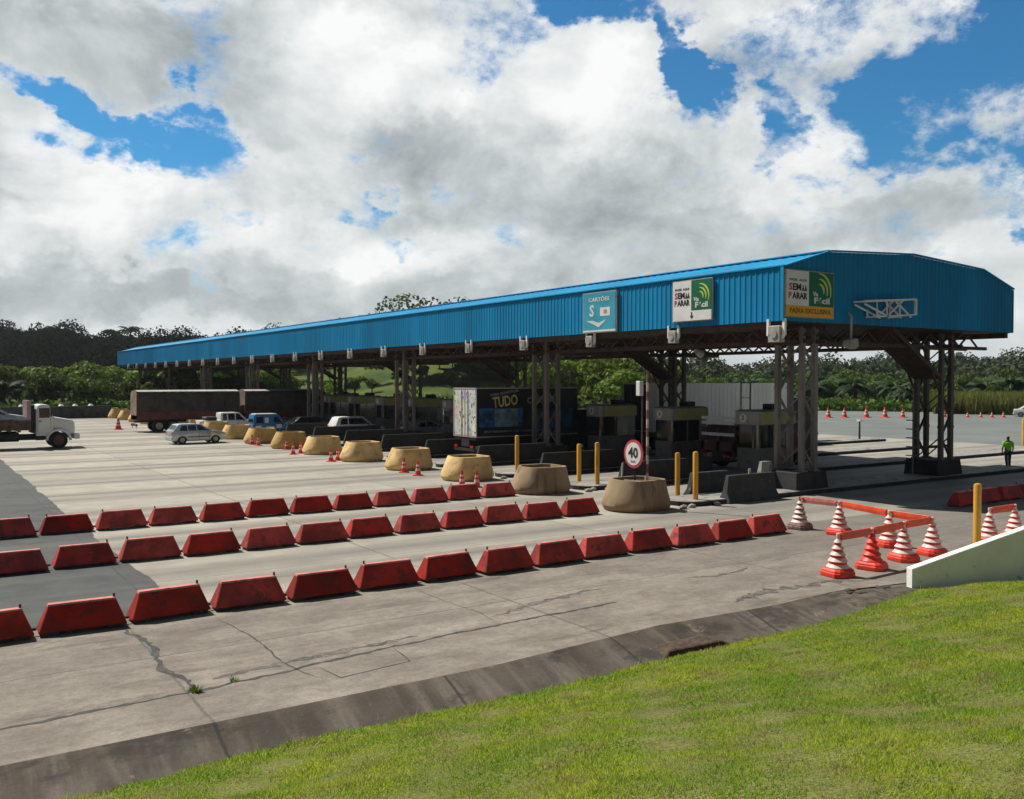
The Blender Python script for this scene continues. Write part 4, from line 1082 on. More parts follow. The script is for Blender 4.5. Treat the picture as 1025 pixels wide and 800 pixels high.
CP = dict(A=(23.5, 18.85), B=(23.65, 17.5), C=(23.1, 15.45), D=(22.95, 14.05), E=(21.6, 14.02), F=(20.0, 13.85), G=(18.6, 13.8), H=(25.95, 14.15), I=(27.35, 14.15))
CL = dict(A='dull brown striped cone, farthest left of the barred cone group', B='red and white striped cone at the back left of the barred group', C='striped cone at the back of the barred group beneath the bar corner',
          D='red and white striped cone at the front right under the bar corner', E='red and white striped cone, second from right in the front line', F='mostly plain orange cone in the front line with pale tip',
          G='red and white striped cone at the front left end of the line', H='striped cone right of the tall yellow bollard', I='striped cone cut off by the right edge of the photo')
first = {}
for k, (x, y) in CP.items():
    src = cB if k == 'A' else cC if k == 'F' else cA
    o = src if id(src) not in first else copy_tree(src); first[id(src)] = 1
    o.location = (x, y, 0.004); o.rotation_euler = (0, 0, R(random.uniform(-25, 25)))
    tag(o, CL[k], 'traffic cone', 'large striped cones linked by orange bars')
def barrier_bar(a, b, lab, m, z0=.93, z1=.93):
    p, q = Vector((*a, z0)), Vector((*b, z1)); d = (q - p); L = d.length; mid = (p + q) / 2
    r_ = empty('barrier_bar', mid); tag(r_, lab, 'barrier bar', 'orange bars between the large cones')
    r_.rotation_euler = (0, -math.asin(d.z / L), math.atan2(d.y, d.x))
    g_ = MB(); L2 = L / 2 - .09
    g_.loft([[(-L2, -.025, -.09), (L2, -.025, -.09), (L2, .025, -.09), (-L2, .025, -.09)], [(-L2 + .02, -.035, -.0), (L2 - .02, -.035, 0), (L2 - .02, .035, 0), (-L2 + .02, .035, 0)], [(-L2, -.025, .1), (L2, -.025, .1), (L2, .025, .1), (-L2, .025, .1)]])
    g_.build('bar', m, r_, bevel=.008)
    for s in (-1, 1):
        e_ = MB(); e_.lathe([(.075, .02), (.075, .07)], 12, c=(s * (L2 + .0), 0, 0)); e_.build('end_ring', m, r_)
C_ = CP
barrier_bar(C_['A'], C_['B'], 'dull red bar between the dull brown cone and the cone right of it', M['red_worn'])
barrier_bar(C_['B'], C_['C'], 'orange bar along the back of the cone group', M['orange'])
barrier_bar(C_['C'], C_['D'], 'orange bar at the right end of the cone group', M['orange'])
barrier_bar(C_['D'], C_['E'], 'orange bar between the two right front cones', M['orange'])
barrier_bar(C_['E'], C_['F'], 'orange bar between the plain orange cone and its right neighbour', M['orange'])
barrier_bar(C_['F'], C_['G'], 'orange bar joining the leftmost front cone to the plain orange cone', M['orange'])
barrier_bar(C_['H'], C_['I'], 'orange bar between the two cones at the right edge', M['orange'])

# small cones
def small_cone(s=1.0):
    r_ = empty('traffic_cone')
    a = MB(); a.loft([[(-.2, -.2, 0), (.2, -.2, 0), (.2, .2, 0), (-.2, .2, 0)], [(-.19, -.19, .04), (.19, -.19, .04), (.19, .19, .04), (-.19, .19, .04)]]); a.build('base', M['orange_red'], r_)
    a = MB(); a.lathe([(.15, .04), (.05, .62), (.035, .72)], 14); a.build('body', M['orange_red'], r_, smooth=True)
    a = MB(); a.lathe([(.121, .22), (.100, .34)], 14, cap=False); a.lathe([(.087, .43), (.070, .53)], 14, cap=False); a.build('band', M['pink_white'], r_, smooth=True)
    return r_
sc = small_cone(); first = True
SM = [(21.05, 65.6, 'two small cones at the seventh planter, left one'), (21.1, 64.3, 'two small cones at the seventh planter, right one'),
      (21.5, 59.6, 'three small cones at the sixth planter, leftmost'), (20.4, 55.4, 'three small cones at the sixth planter, middle one in front'), (21.07, 55.9, 'three small cones at the sixth planter, rightmost'),
      (20.44, 49.4, 'two small cones at the fifth planter, left one'), (21.03, 49.8, 'two small cones at the fifth planter, right one'),
      (21.1, 41.5, 'two small cones by the ochre planter beside the trash truck'), (21.0, 39.8, ''), (20.44, 34.6, ''), (20.8, 33.95, '')]
SL = ['small orange cone left of a pair before the eighth planter', 'small orange cone right of a pair before the eighth planter', 'small orange cone leftmost of three before the seventh planter',
      'small orange cone middle of three before the seventh planter', 'small orange cone rightmost of three before the seventh planter', 'small orange cone left of a pair before the sixth planter',
      'small orange cone right of a pair before the sixth planter', 'small orange cone left of a pair before the fourth planter', 'small orange cone right of a pair before the fourth planter',
      'small orange cone left of a pair in front of the third planter', 'small orange cone right of a pair in front of the third planter']
for (x, y, _), lab in zip(SM, SL):
    o = sc if first else copy_tree(sc); first = False
    o.location = (x, y, .004); o.rotation_euler = (0, 0, random.uniform(0, 1.5)); o.scale = (1.02,) * 3
    tag(o, lab, 'traffic cone', 'small cones by the planters')
o = copy_tree(sc); o.location = (16.9, 92.4, .004); o.scale = (1.9, 1.9, 1.5); tag(o, 'lone orange cone on the pavement near the far left planters', 'traffic cone')
for k, (x, y, s_) in enumerate([(95.9, 72.7, 2.2), (97.6, 71.6, 2.2), (99.9, 70.1, 2.3), (101.8, 68.8, 2.3), (103.7, 67.6, 2.0), (108.5, 65.0, 1.7), (110.4, 63.1, 1.3), (111.8, 62.2, 1.3), (112.9, 61.4, 1.3), (114.1, 60.6, 1.3)]):
    o = copy_tree(sc); o.location = (x, y, .004); o.scale = (s_, s_, s_ * .78)
    tag(o, 'distant orange cone along the far road, %s from the left' % ORD[k], 'traffic cone', 'cones along the far road')

# ------------------------------------------------------------------ white ramp wall at right
r_ = empty('retaining_wall', (18.75, 11.95, 0)); tag(r_, 'whitewashed concrete wall with sloping top beside the grass bank', 'wall')
d = Vector((2.95, -.95, 0)).normalized(); n_ = Vector((-d.y, d.x, 0)) * .2
g = MB(); vs = []; ts = [0, 1.0, 2.0, 3.1, 5, 8, 14, 20]
for t in ts:
    p = d * t; h = .47 + .245 * t
    for q in (p, p + n_): vs += [(q.x, q.y, -.3), (q.x, q.y, h)]
fs = [(0, 1, 3, 2), (4 * len(ts) - 4, 4 * len(ts) - 2, 4 * len(ts) - 1, 4 * len(ts) - 3)]
for i in range(len(ts) - 1):
    a = 4 * i; b = a + 4; fs += [(a, b, b + 1, a + 1), (a + 2, a + 3, b + 3, b + 2), (a + 1, b + 1, b + 3, a + 3)]
g.add(vs, fs); g.build('wall_body', M['wall_white'], r_, bevel=.012)
# rubble and debris in the gutter mouth
for k in range(10):
    bm = bmesh.new(); bmesh.ops.create_icosphere(bm, subdivisions=1, radius=random.uniform(.05, .12))
    for v in bm.verts: v.co = Vector((v.co.x * random.uniform(.8, 1.9), v.co.y * random.uniform(.7, 1.4), v.co.z * random.uniform(.4, .8)))
    me = bpy.data.meshes.new('stone'); bm.to_mesh(me); bm.free(); me.materials.append(M['soil'] if k % 2 else M['conc_dark'])
    o = bpy.data.objects.new('stone', me); COL.objects.link(o)
    x = random.uniform(16.9, 18.4); o.location = (x, 12.35 + random.uniform(-.15, .3), .02)
    tag(o, 'small dark stone in the heap where the gutter meets the white wall', 'stone', 'stones at the gutter mouth')
g = MB(); g.loft([[(11.2, 12.35, -.22), (12.9, 12.2, -.2), (12.7, 12.75, -.12), (11.3, 12.85, -.16)], [(11.4, 12.4, -.1), (12.6, 12.3, -.08), (12.5, 12.65, -.03), (11.5, 12.7, -.06)]])
o = g.build('concrete_slab', M['soil'], None, bevel=.02); o.location = (0, -.42, -.06); tag(o, 'broken dark slab lying in the gutter beside the grass', 'slab')

# ------------------------------------------------------------------ vehicles (local frame: x forward, z up, origin on the ground under the rear end)
def wheel(parent, x, y, r, w=.2, rimm='rim', rr=.62):
    g_ = MB(); g_.tube((x, y - w / 2, r), (x, y + w / 2, r), r, n=22); t_ = g_.build('wheel', M['tyre'], parent, bevel=.02)
    g_ = MB()
    s = 1 if y > 0 else -1
    g_.lathe([(r * rr, 0), (r * rr * .9, .012), (r * .25, -.01), (r * .2, .02)], 16)
    g_.v = [(x + a, y + s * (w / 2 + .004 + c), r + b) for a, b, c in g_.v]
    g_.build('rim', M[rimm], t_)
    return t_
def arch_line(xc, r, z0, n=8):      # points over a wheel arch, going forward
    return [(xc - r * math.cos(math.pi * k / n), z0 + r * math.sin(math.pi * k / n)) for k in range(n + 1)]
def prism(g_, poly, w0, w1=None, zb=None, zt=None):
    """side outline (x,z) extruded to both sides; half width goes w0 -> w1 between zb and zt"""
    def hw(z):
        if w1 is None: return w0
        return w0 + (w1 - w0) * min(1, max(0, (z - zb) / (zt - zb)))
    n = len(poly)
    vs = [(x, -hw(z), z) for x, z in poly] + [(x, hw(z), z) for x, z in poly]
    fs = [tuple(range(n)), tuple(range(2 * n - 1, n - 1, -1))] + [(i, (i + 1) % n, n + (i + 1) % n, n + i) for i in range(n)]
    g_.add(vs, fs)
def car(loc, rz, paint, label, outline, cabin, belt, roof, hw, wx, wr, side_glass, rear_glass, front_glass, group=None, name='parked_car', taper=.17, lights=True, cat='car'):
    r_ = empty(name, loc, rz); tag(r_, label, cat, group)
    ar = wr + .06; z0 = .22
    low = [(x, z) for x, z in outline]          # from rear bottom over the top to front bottom
    bottom = list(reversed(arch_line(wx[0], ar, z0) )) ; bottom2 = list(reversed(arch_line(wx[1], ar, z0)))
    poly = low + bottom2 + bottom
    g_ = MB(); prism(g_, poly, hw); g_.build('body', M[paint], r_, bevel=.035, seg=2, smooth=True)
    g_ = MB(); prism(g_, cabin, hw - .03, hw - taper, belt, roof); g_.build('cabin', M[paint], r_, bevel=.03, seg=2, smooth=True)
    def hwz(z): return hw - .03 + (-taper + .03) * (z - belt) / (roof - belt)
    for pg in side_glass:
        for s in (-1, 1):
            g_ = MB(); vs = [(x, s * (hwz(z) + .006), z) for x, z in pg] + [(x, s * (hwz(z) - .02), z) for x, z in pg]; n = len(pg)
            g_.add(vs, [tuple(range(n)), tuple(range(2 * n - 1, n - 1, -1))] + [(i, (i + 1) % n, n + (i + 1) % n, n + i) for i in range(n)])
            g_.build('side_window', M['glass'], r_)
    for nm, ((xa, za), (xb, zb_)) in (('rear_window', rear_glass), ('windscreen', front_glass)):
        d_ = Vector((xb - xa, 0, zb_ - za)).normalized(); n_ = Vector((-d_.z, 0, d_.x))
        if (nm == 'rear_window') != (n_.x < 0): n_ = -n_
        if abs(n_.x) < 1e-3: n_ = Vector((0, 0, 1))
        o_ = n_ * .02
        ya, yb_ = hwz(za) - .09, hwz(zb_) - .07
        g_ = MB(); g_.loft([[(xa + q.x, -ya, za + q.z), (xa + q.x, ya, za + q.z), (xb + q.x, yb_, zb_ + q.z), (xb + q.x, -yb_, zb_ + q.z)] for q in (n_ * -.02, o_)])
        g_.build(nm, M['glass'], r_)
    for x in wx:
        for s in (-1, 1): wheel(r_, x, s * (hw - .1), wr)
    xr = outline[0][0]; xf = outline[-1][0]
    g_ = MB(); g_.box(xr - .06, xr + .12, -hw + .06, hw - .06, .3, .55); g_.build('rear_bumper', M[paint] if lights else M['trim'], r_, bevel=.03)
    g_ = MB(); g_.box(xf - .12, xf + .06, -hw + .06, hw - .06, .25, .52); g_.build('front_bumper', M[paint] if lights else M['trim'], r_, bevel=.03)
    for s in (-1, 1):
        g_ = MB(); g_.box(xr - .012, xr + .12, s * (hw - .14) - .12, s * (hw - .14) + .155, belt - .32, belt - .04); g_.build('tail_light', M['tail'], r_, bevel=.02)
        g_ = MB(); g_.box(xf - .2, xf + .012, s * (hw - .2) - .16, s * (hw - .2) + .17, .62, .8); g_.build('headlight', M['lamp'], r_, bevel=.02)
    g_ = MB(); g_.box(front_glass[0][0] - .35, front_glass[0][0] - .2, -hw - .12, -hw - .0, belt, belt + .12); g_.box(front_glass[0][0] - .35, front_glass[0][0] - .2, hw, hw + .12, belt, belt + .12); g_.build('mirror', M['trim'], r_, bevel=.02)
    g_ = MB(); xm = (wx[0] + wx[1]) / 2
    for s in (-1, 1):
        g_.box(wx[0] + ar + .02, wx[1] - ar - .02, s * hw - .01, s * hw + .012, .5, .56)
        for dx in (-.02, .75): g_.box(xm + dx, xm + dx + .012, s * hw - .008, s * hw + .006, .3, belt)
    g_.build('door_trim', M['trim'], r_)
    return r_
# grey hatchback
car((16.1, 69.2, 0), R(4), 'silver', 'silver grey hatchback driving towards the ochre planters', [(0.0, .25), (-.02, .62), (.03, .98), (2.75, .98), (3.2, .95), (3.75, .84), (3.92, .66), (3.95, .25)],
    [(.05, .95), (.45, 1.42), (.75, 1.47), (1.75, 1.47), (2.1, 1.42), (2.95, .95)], .95, 1.47, .82, (.72, 3.15), .31,
    [[(.50, .99), (.70, 1.35), (1.05, 1.37), (1.1, .99)], [(1.17, .99), (1.15, 1.37), (1.72, 1.37), (1.75, .99)], [(1.83, .99), (1.8, 1.37), (2.05, 1.36), (2.62, .99)]],
    ((.12, 1.0), (.42, 1.36)), ((2.82, .99), (2.17, 1.38)), name='hatchback_car')
# white double cab pickup
pk = car((21.5, 81.9, 0), 0, 'wcar', 'white double cab pickup truck behind the silver hatchback', [(0.0, .45), (0, 1.12), (1.9, 1.12), (4.0, 1.12), (4.9, 1.05), (5.1, .85), (5.12, .35)],
    [(1.75, 1.08), (1.8, 1.75), (2.0, 1.8), (3.3, 1.8), (3.5, 1.75), (4.15, 1.08)], 1.08, 1.8, .88, (.95, 4.1), .37,
    [[(1.95, 1.14), (1.98, 1.66), (2.3, 1.68), (2.3, 1.14)], [(2.42, 1.14), (2.42, 1.68), (3.0, 1.68), (3.0, 1.14)], [(3.1, 1.14), (3.1, 1.68), (3.4, 1.67), (3.85, 1.14)]],
    ((1.8, 1.15), (1.83, 1.66)), ((4.02, 1.15), (3.58, 1.7)), name='pickup_truck', cat='pickup')
g = MB(); g.box(.5, 1.5, -.7, .7, 1.1, 1.45); g.build('cargo', M['trim'], pk, bevel=.08)
# small blue and white van
vn = car((24.2, 75.9, 0), 0, 'bluecar', 'small blue van with white patches between planters and pickup', [(0.0, .3), (-.02, .8), (.02, 1.12), (2.9, 1.12), (3.25, .95), (3.3, .3)],
    [(.05, 1.08), (.15, 1.95), (.3, 2.0), (2.2, 2.0), (2.4, 1.92), (2.95, 1.08)], 1.08, 2.0, .84, (.6, 2.75), .31,
    [[(.3, 1.2), (.33, 1.75), (.95, 1.78), (.95, 1.2)], [(1.9, 1.2), (1.9, 1.75), (2.2, 1.74), (2.65, 1.2)]], ((.08, 1.25), (.16, 1.8)), ((2.88, 1.2), (2.45, 1.84)), name='small_van', cat='van')
for x_, w_, z_, h_ in ((.25, .5, .45, .5), (1.05, .35, 1.2, .5), (1.2, .7, .6, .3), (2.1, .5, .7, .35)):
    g = MB(); g.box(x_, x_ + w_, -.853, -.845, z_, z_ + h_); g.build('white_patch', M['wcar'], vn, bevel=.003)
g = MB(); g.box(.3, 2.2, -.68, .68, 1.99, 2.06); g.build('roof_panel', M['wcar'], vn, bevel=.03); vn.scale = (.95, .95, .9)
# dark hatchback
car((27.6, 75.9, 0), 0, 'blackcar', 'black hatchback in the shade ahead of the small blue van', [(0.0, .3), (-.02, .7), (.03, 1.05), (3.1, 1.05), (4.1, .85), (4.2, .3)],
    [(.08, 1.02), (.75, 1.5), (2.3, 1.52), (3.2, 1.02)], 1.02, 1.52, .86, (.8, 3.4), .32,
    [[(.6, 1.06), (.9, 1.42), (1.4, 1.43), (1.4, 1.06)], [(1.5, 1.06), (1.5, 1.43), (2.2, 1.43), (2.8, 1.06)]], ((.15, 1.07), (.68, 1.42)), ((3.05, 1.07), (2.38, 1.46)), name='dark_car')
# silver estate car and a dark one ahead of it
car((29.0, 70.0, 0), 0, 'wcar', 'pale grey estate car in the shade under the canopy', [(0.0, .3), (-.02, .7), (.03, 1.05), (3.2, 1.05), (4.3, .85), (4.4, .3)],
    [(.05, 1.02), (.35, 1.62), (.6, 1.68), (2.5, 1.68), (3.3, 1.02)], 1.02, 1.68, .86, (.8, 3.5), .33,
    [[(.45, 1.08), (.6, 1.54), (1.1, 1.56), (1.1, 1.08)], [(1.2, 1.08), (1.2, 1.56), (2.4, 1.56), (2.95, 1.08)]], ((.13, 1.1), (.35, 1.52)), ((3.15, 1.07), (2.58, 1.58)), name='estate_car')
car((32.6, 64.1, 0), 0, 'silver', 'dim silver saloon car under the canopy right of the estate car', [(0.0, .3), (-.02, .7), (.03, 1.0), (3.1, 1.0), (4.1, .85), (4.2, .3)],
    [(.35, .98), (.95, 1.42), (2.2, 1.44), (3.1, .98)], .98, 1.44, .85, (.8, 3.4), .32,
    [[(.85, 1.02), (1.1, 1.35), (1.5, 1.36), (1.5, 1.02)], [(1.6, 1.02), (1.6, 1.36), (2.15, 1.36), (2.7, 1.02)]], ((.45, 1.02), (.9, 1.36)), ((2.98, 1.02), (2.3, 1.38)), name='saloon_car')

# white bonneted tow truck carrying a silver car
TR = empty('tow_truck', (9.85, 70.3, 0), 0); tag(TR, 'white bonneted truck with a long wooden flatbed at the left edge', 'truck')
hw = 1.15
# nose at x=0 going back to negative x
cabp = [(-2.72, .95), (-2.72, 2.55), (-2.55, 2.98), (-2.3, 3.05), (-1.75, 3.03), (-1.55, 2.9), (-1.28, 2.2), (-.15, 1.95), (.0, 1.75), (.02, 1.05)] + list(reversed(arch_line(-1.18, .74, .62))) + [(-1.95, .72), (-2.1, .75)]
g = MB(); 
def truck_hw(p):
    return p
prism(g, [(-2.38, .85), (-2.38, 2.5), (-2.3, 2.95), (-2.1, 3.03), (-1.7, 3.0), (-1.55, 2.88), (-1.32, 2.15), (-1.32, 1.2), (-1.8, .85)], hw)
g.build('cab', M['wcar'], TR, bevel=.05, seg=2, smooth=True)
g = MB(); prism(g, [(-1.33, 1.35), (-1.33, 2.17), (-.15, 1.93), (.0, 1.78), (.02, .98), (-.42, .98), (-.45, 1.1), (-.62, 1.28), (-.9, 1.38)], .98)
g.build('bonnet', M['wcar'], TR, bevel=.05, seg=2, smooth=True)
for s in (-1, 1):
    g = MB(); pts_o = arch_line(-1.0, .82, .55); pts_i = arch_line(-1.0, .66, .55)
    ring = pts_o + list(reversed(pts_i)); n = len(ring)
    y0, y1 = (s * .85, s * 1.2)
    g.add([(x, y0, z) for x, z in ring] + [(x, y1, z) for x, z in ring], [(k, k + 1, n - 2 - k, n - 1 - k) for k in range(len(pts_o) - 1)] + [(n + n - 1 - k, n + n - 2 - k, n + k + 1, n + k) for k in range(len(pts_o) - 1)] + [(i, (i + 1) % n, n + (i + 1) % n, n + i) for i in range(n)])
    g.build('mudguard', M['wcar'], TR, bevel=.01)
    g = MB(); g.box(-2.2, -1.55, s * 1.15 - .012, s * 1.15 + .012, 2.12, 2.78); g.build('side_window', M['glass'], TR)
    g = MB(); g.box(-2.29, -2.27, s * 1.155 - .004, s * 1.155 + .004, 1.0, 2.8); g.box(-1.5, -1.48, s * 1.155 - .004, s * 1.155 + .004, 1.3, 2.1); g.build('door_seam', M['trim'], TR)
    g = MB(); g.box(-2.22, -2.08, s * 1.16 - .01, s * 1.16 + .02, 1.85, 1.93); g.build('door_handle', M['trim'], TR)
    g = MB(); g.box(-1.5, -1.42, s * 1.25 - .1, s * 1.25 + .08, 2.2, 2.75); g.bar((-1.5, s * 1.12, 2.7), (-1.46, s * 1.25, 2.7), .03); g.build('mirror', M['trim'], TR)
    g = MB(); g.box(-.1, .04, s * .72 - .16, s * .72 + .16, 1.2, 1.5); g.build('headlight', M['lamp'], TR, bevel=.02)
    wheel(TR, -1.0, s * 1.0, .56, .3, 'rim_red', .6)
    for x_ in (-6.6, -7.9): wheel(TR, x_, s * .95, .52, .5, 'rim_red', .6)
    g = MB(); g.box(-2.4, -1.9, s * .9 - .25, s * .9 + .25, .6, .9); g.build('step', M['trim'], TR)
    g = MB(); g.tube((-4.6, s * .75, .85), (-3.4, s * .75, .85), .32); g.build('fuel_tank', M['trim'], TR)
g = MB(); g.loft([[(-1.3, -.98, 2.18), (-1.3, .98, 2.18), (-1.54, .98, 2.86), (-1.54, -.98, 2.86)], [(-1.27, -.98, 2.19), (-1.27, .98, 2.19), (-1.51, .98, 2.87), (-1.51, -.98, 2.87)]]); g.build('windscreen', M['glass'], TR)
g = MB(); g.box(-.05, .32, -1.12, 1.12, .62, .98); g.build('front_bumper', M['white'], TR, bevel=.04)
g = MB(); g.box(.0, .045, -.5, .5, 1.05, 1.65); g.build('grille', M['trim'], TR)
g = MB(); g.box(-9.5, -.3, -.45, .45, .7, .98); g.box(-9.5, -.6, -.5, -.38, .6, 1.0); g.build('chassis', M['trim'], TR)
g = MB(); g.box(-9.8, -2.7, -1.22, 1.22, 1.32, 1.52)
for k in range(12): g.box(-9.7 + k * .57, -9.58 + k * .57, -1.24, 1.24, 1.18, 1.33)
g.build('flatbed', M['wood'], TR)
g = MB(); g.box(-9.8, -2.7, -1.27, -1.22, 1.3, 1.98); g.build('side_board', M['wood'], TR)
g = MB(); g.box(-9.8, -2.7, 1.22, 1.27, 1.3, 1.98); g.build('side_board', M['wood'], TR)
g = MB()
for y_ in (-1.12, -.7, -.25, .25, .7, 1.12): g.box(-2.95, -2.7, y_ - .1, y_ + .1, 1.5, 3.3)
for z_ in (1.9, 2.5, 3.05): g.box(-2.88, -2.69, -1.2, 1.2, z_, z_ + .13)
g.build('headboard', M['pinkbox'], TR)
g = MB(); g.box(-2.64, -2.44, -.9, .9, 1.1, 3.0); g.build('rear_rack', M['trim'], TR)
car((9.85 - 7.45, 70.3, 1.42), 0, 'silver', 'silver saloon car carried on the bed of the white truck', [(0.0, .3), (-.02, .7), (.03, .95), (.6, .98), (3.5, .98), (4.4, .82), (4.5, .3)],
    [(.6, .95), (1.3, 1.42), (2.7, 1.45), (3.6, .95)], .95, 1.45, .84, (.8, 3.6), .31,
    [[(1.05, 1.0), (1.4, 1.35), (1.95, 1.37), (1.95, 1.0)], [(2.05, 1.0), (2.05, 1.37), (2.65, 1.37), (3.2, 1.0)]], ((.72, 1.0), (1.25, 1.36)), ((3.45, 1.0), (2.8, 1.39)), name='carried_car')

# tarpaulin road train
def tarp_trailer(x, y, L, label, name='tarpaulin_trailer'):
    r_ = empty(name, (x, y, 0)); tag(r_, label, 'trailer')
    g_ = MB(); hw = 1.28; zt = 3.72; n = int(L / .75)
    def sec(xx, s): 
        return [(xx, -hw, 1.75), (xx, -hw - .01 * s, 3.3), (xx, -hw + .1, zt - .12 + .02 * s), (xx, -.5, zt + .02 * s), (xx, .5, zt + .02 * s), (xx, hw - .1, zt - .12 + .02 * s), (xx, hw + .01 * s, 3.3), (xx, hw, 1.75)]
    g_.loft([sec(.03 + (L - .06) * k / (2 * n), (1 if k % 2 == 0 else -2) + random.uniform(-.6, .6)) for k in range(2 * n + 1)])
    g_.build('tarpaulin', M['tarp'], r_)
    g_ = MB(); g_.loft([[(.0, -hw, 1.5), (.0, hw, 1.5), (0, hw - .02, 3.4), (0, .8, zt - .02), (0, -.8, zt - .02), (0, -hw + .02, 3.4)], [(-.05, -hw, 1.5), (-.05, hw, 1.5), (-.03, hw - .02, 3.4), (-.03, .8, zt - .02), (-.03, -.8, zt - .02), (-.03, -hw + .02, 3.4)]]); g_.build('end_flap', M['tarp_end'], r_)
    g_ = MB(); g_.loft([[(.05, -hw + .2, zt - .08), (.05, hw - .2, zt - .08), (.05, .4, zt + .05), (.05, -.4, zt + .05)], [(L - .05, -hw + .2, zt - .08), (L - .05, hw - .2, zt - .08), (L - .05, .4, zt + .05), (L - .05, -.4, zt + .05)]])
    g_.build('tarpaulin_top', M['tarp_top'], r_)
    g_ = MB(); g_.box(0, L, -hw - .04, hw + .04, 1.12, 1.78)
    for k in range(int(L / 1.3) + 1): g_.box(k * 1.3, k * 1.3 + .08, -hw - .07, hw + .07, 1.05, 1.85)
    g_.build('side_board', M['board'], r_)
    g_ = MB(); g_.box(-.02, L, -.5, .5, .85, 1.12); g_.box(-.05, .05, -1.2, 1.2, .55, .75); g_.build('chassis', M['trim'], r_)
    for s in (-1, 1):
        g_ = MB(); g_.box(-.08, -.04, s * .95 - .16, s * .95 + .16, .58, .72); g_.build('tail_light', M['tail'], r_)
        g_ = MB(); g_.box(-.0, .02, s * .85 - .3, s * .85 + .3, .2, .62); g_.build('mud_flap', M['wcar'], r_)
        for xx in (1.9, 3.15): wheel(r_, xx, s * .98, .52, .5)
        for xx in (L - 1.6,): wheel(r_, xx, s * .98, .52, .5)
    return r_
tarp_trailer(17.3, 87.3, 9.2, 'brown tarpaulin covered trailer with maroon side boards, last of the road train')
t2 = tarp_trailer(27.0, 87.3, 8.0, 'second brown tarpaulin trailer ahead of the first, partly under the canopy')
r_ = empty('truck_tractor', (35.6, 87.3, 0)); tag(r_, 'dark truck tractor in the shade pulling the tarpaulin trailers', 'truck')
g = MB(); prism(g, [(0, .7), (0, 1.1), (1.2, 1.1), (1.2, 3.3), (3.1, 3.35), (3.35, 2.0), (3.4, .5)], 1.2); g.build('cab', M['board'], r_, bevel=.06)
for s in (-1, 1):
    for xx in (.7, 2.6): wheel(r_, xx, s * 1.0, .5, .35)
    g = MB(); g.box(2.0, 2.9, s * 1.2 - .01, s * 1.2 + .01, 2.1, 2.9); g.build('side_window', M['glass'], r_)

# black printed box truck
BT = empty('box_truck', (27.4, 46.0, 0)); tag(BT, 'black box truck with printed side and sticker covered rear doors', 'truck')
g = MB(); g.box(0, 7.3, -1.3, 1.3, 1.38, 4.22); g.build('box_body', M['vblack'], BT, bevel=.03)
g = MB(); g.box(-.03, -.005, -1.22, -.03, 1.45, 4.12); g.build('rear_door', M['graffiti'], BT)
g = MB(); g.box(-.03, -.005, .03, 1.22, 1.45, 4.12); g.build('rear_door', M['graffiti'], BT)
g = MB()
for y_ in (-1.28, -.0, 1.28): g.box(-.045, 0, y_ - .035, y_ + .035, 1.38, 4.22)
g.box(-.04, 0, -1.3, 1.3, 4.14, 4.24); g.box(-.04, 0, -1.3, 1.3, 1.36, 1.44)
for y_ in (-.35, .35): g.tube((-.06, y_, 1.4), (-.06, y_, 4.1), .02, n=6)
g.box(0, 7.32, -1.32, -1.29, 4.17, 4.24); g.box(0, 7.32, -1.32, -1.29, 1.36, 1.42)
g.build('door_frame', M['greybox'], BT)
def side_panel(x0_, x1_, z0_, z1_, m_, nm): g_ = MB(); g_.box(x0_, x1_, -1.312, -1.302, z0_, z1_); return g_.build(nm, M[m_], BT)
side_panel(.15, 3.2, 1.95, 3.05, 'navy', 'printed_panel'); side_panel(1.2, 2.85, 1.95, 3.0, 'bluegrey', 'printed_panel').location.y = -.004
side_panel(4.0, 6.9, 1.75, 2.95, 'navy', 'printed_panel')
o = put_text('TUDO', .86, M['gold'], BT, (1.95, -1.322, 3.42), (R(90), R(-6), 0), .02, width=1.75)
o = put_text('CIMENTO', .5, M['greytext'], BT, (4.5, -1.322, 3.5), (R(90), R(-3), 0), .008, width=2.0)
o = put_text('PARA CONSTRUIR', .2, M['greytext'], BT, (1.9, -1.322, 3.93), (R(90), R(-8), 0), .002, width=2.0)
o = put_text('ENTREGAMOS EM TODA A REGIAO', .17, M['greytext'], BT, (2.9, -1.322, 1.68), (R(90), 0, 0), .002, width=4.8)
g = MB(); g.box(0, 9.5, -.45, .45, .8, 1.2); g.box(0, 7.3, -1.2, 1.2, 1.2, 1.38); g.box(-.1, 0, -1.15, 1.15, .55, .7); g.build('chassis', M['trim'], BT)
g = MB(); prism(g, [(7.5, .7), (7.5, 2.6), (7.8, 2.85), (9.1, 2.8), (9.5, 1.8), (9.55, .55)], 1.15); g.build('cab', M['vblack'], BT, bevel=.05)
for s in (-1, 1):
    for xx in (1.9, 3.1, 8.6): wheel(BT, xx, s * 1.0, .5, .4)
    g = MB(); g.box(-.12, -.08, s * .9 - .15, s * .9 + .15, .74, .88); g.build('tail_light', M['tail'], BT)
    g = MB(); g.box(8.2, 9.0, s * 1.15 - .01, s * 1.15 + .01, 1.8, 2.5); g.build('side_window', M['glass'], BT)

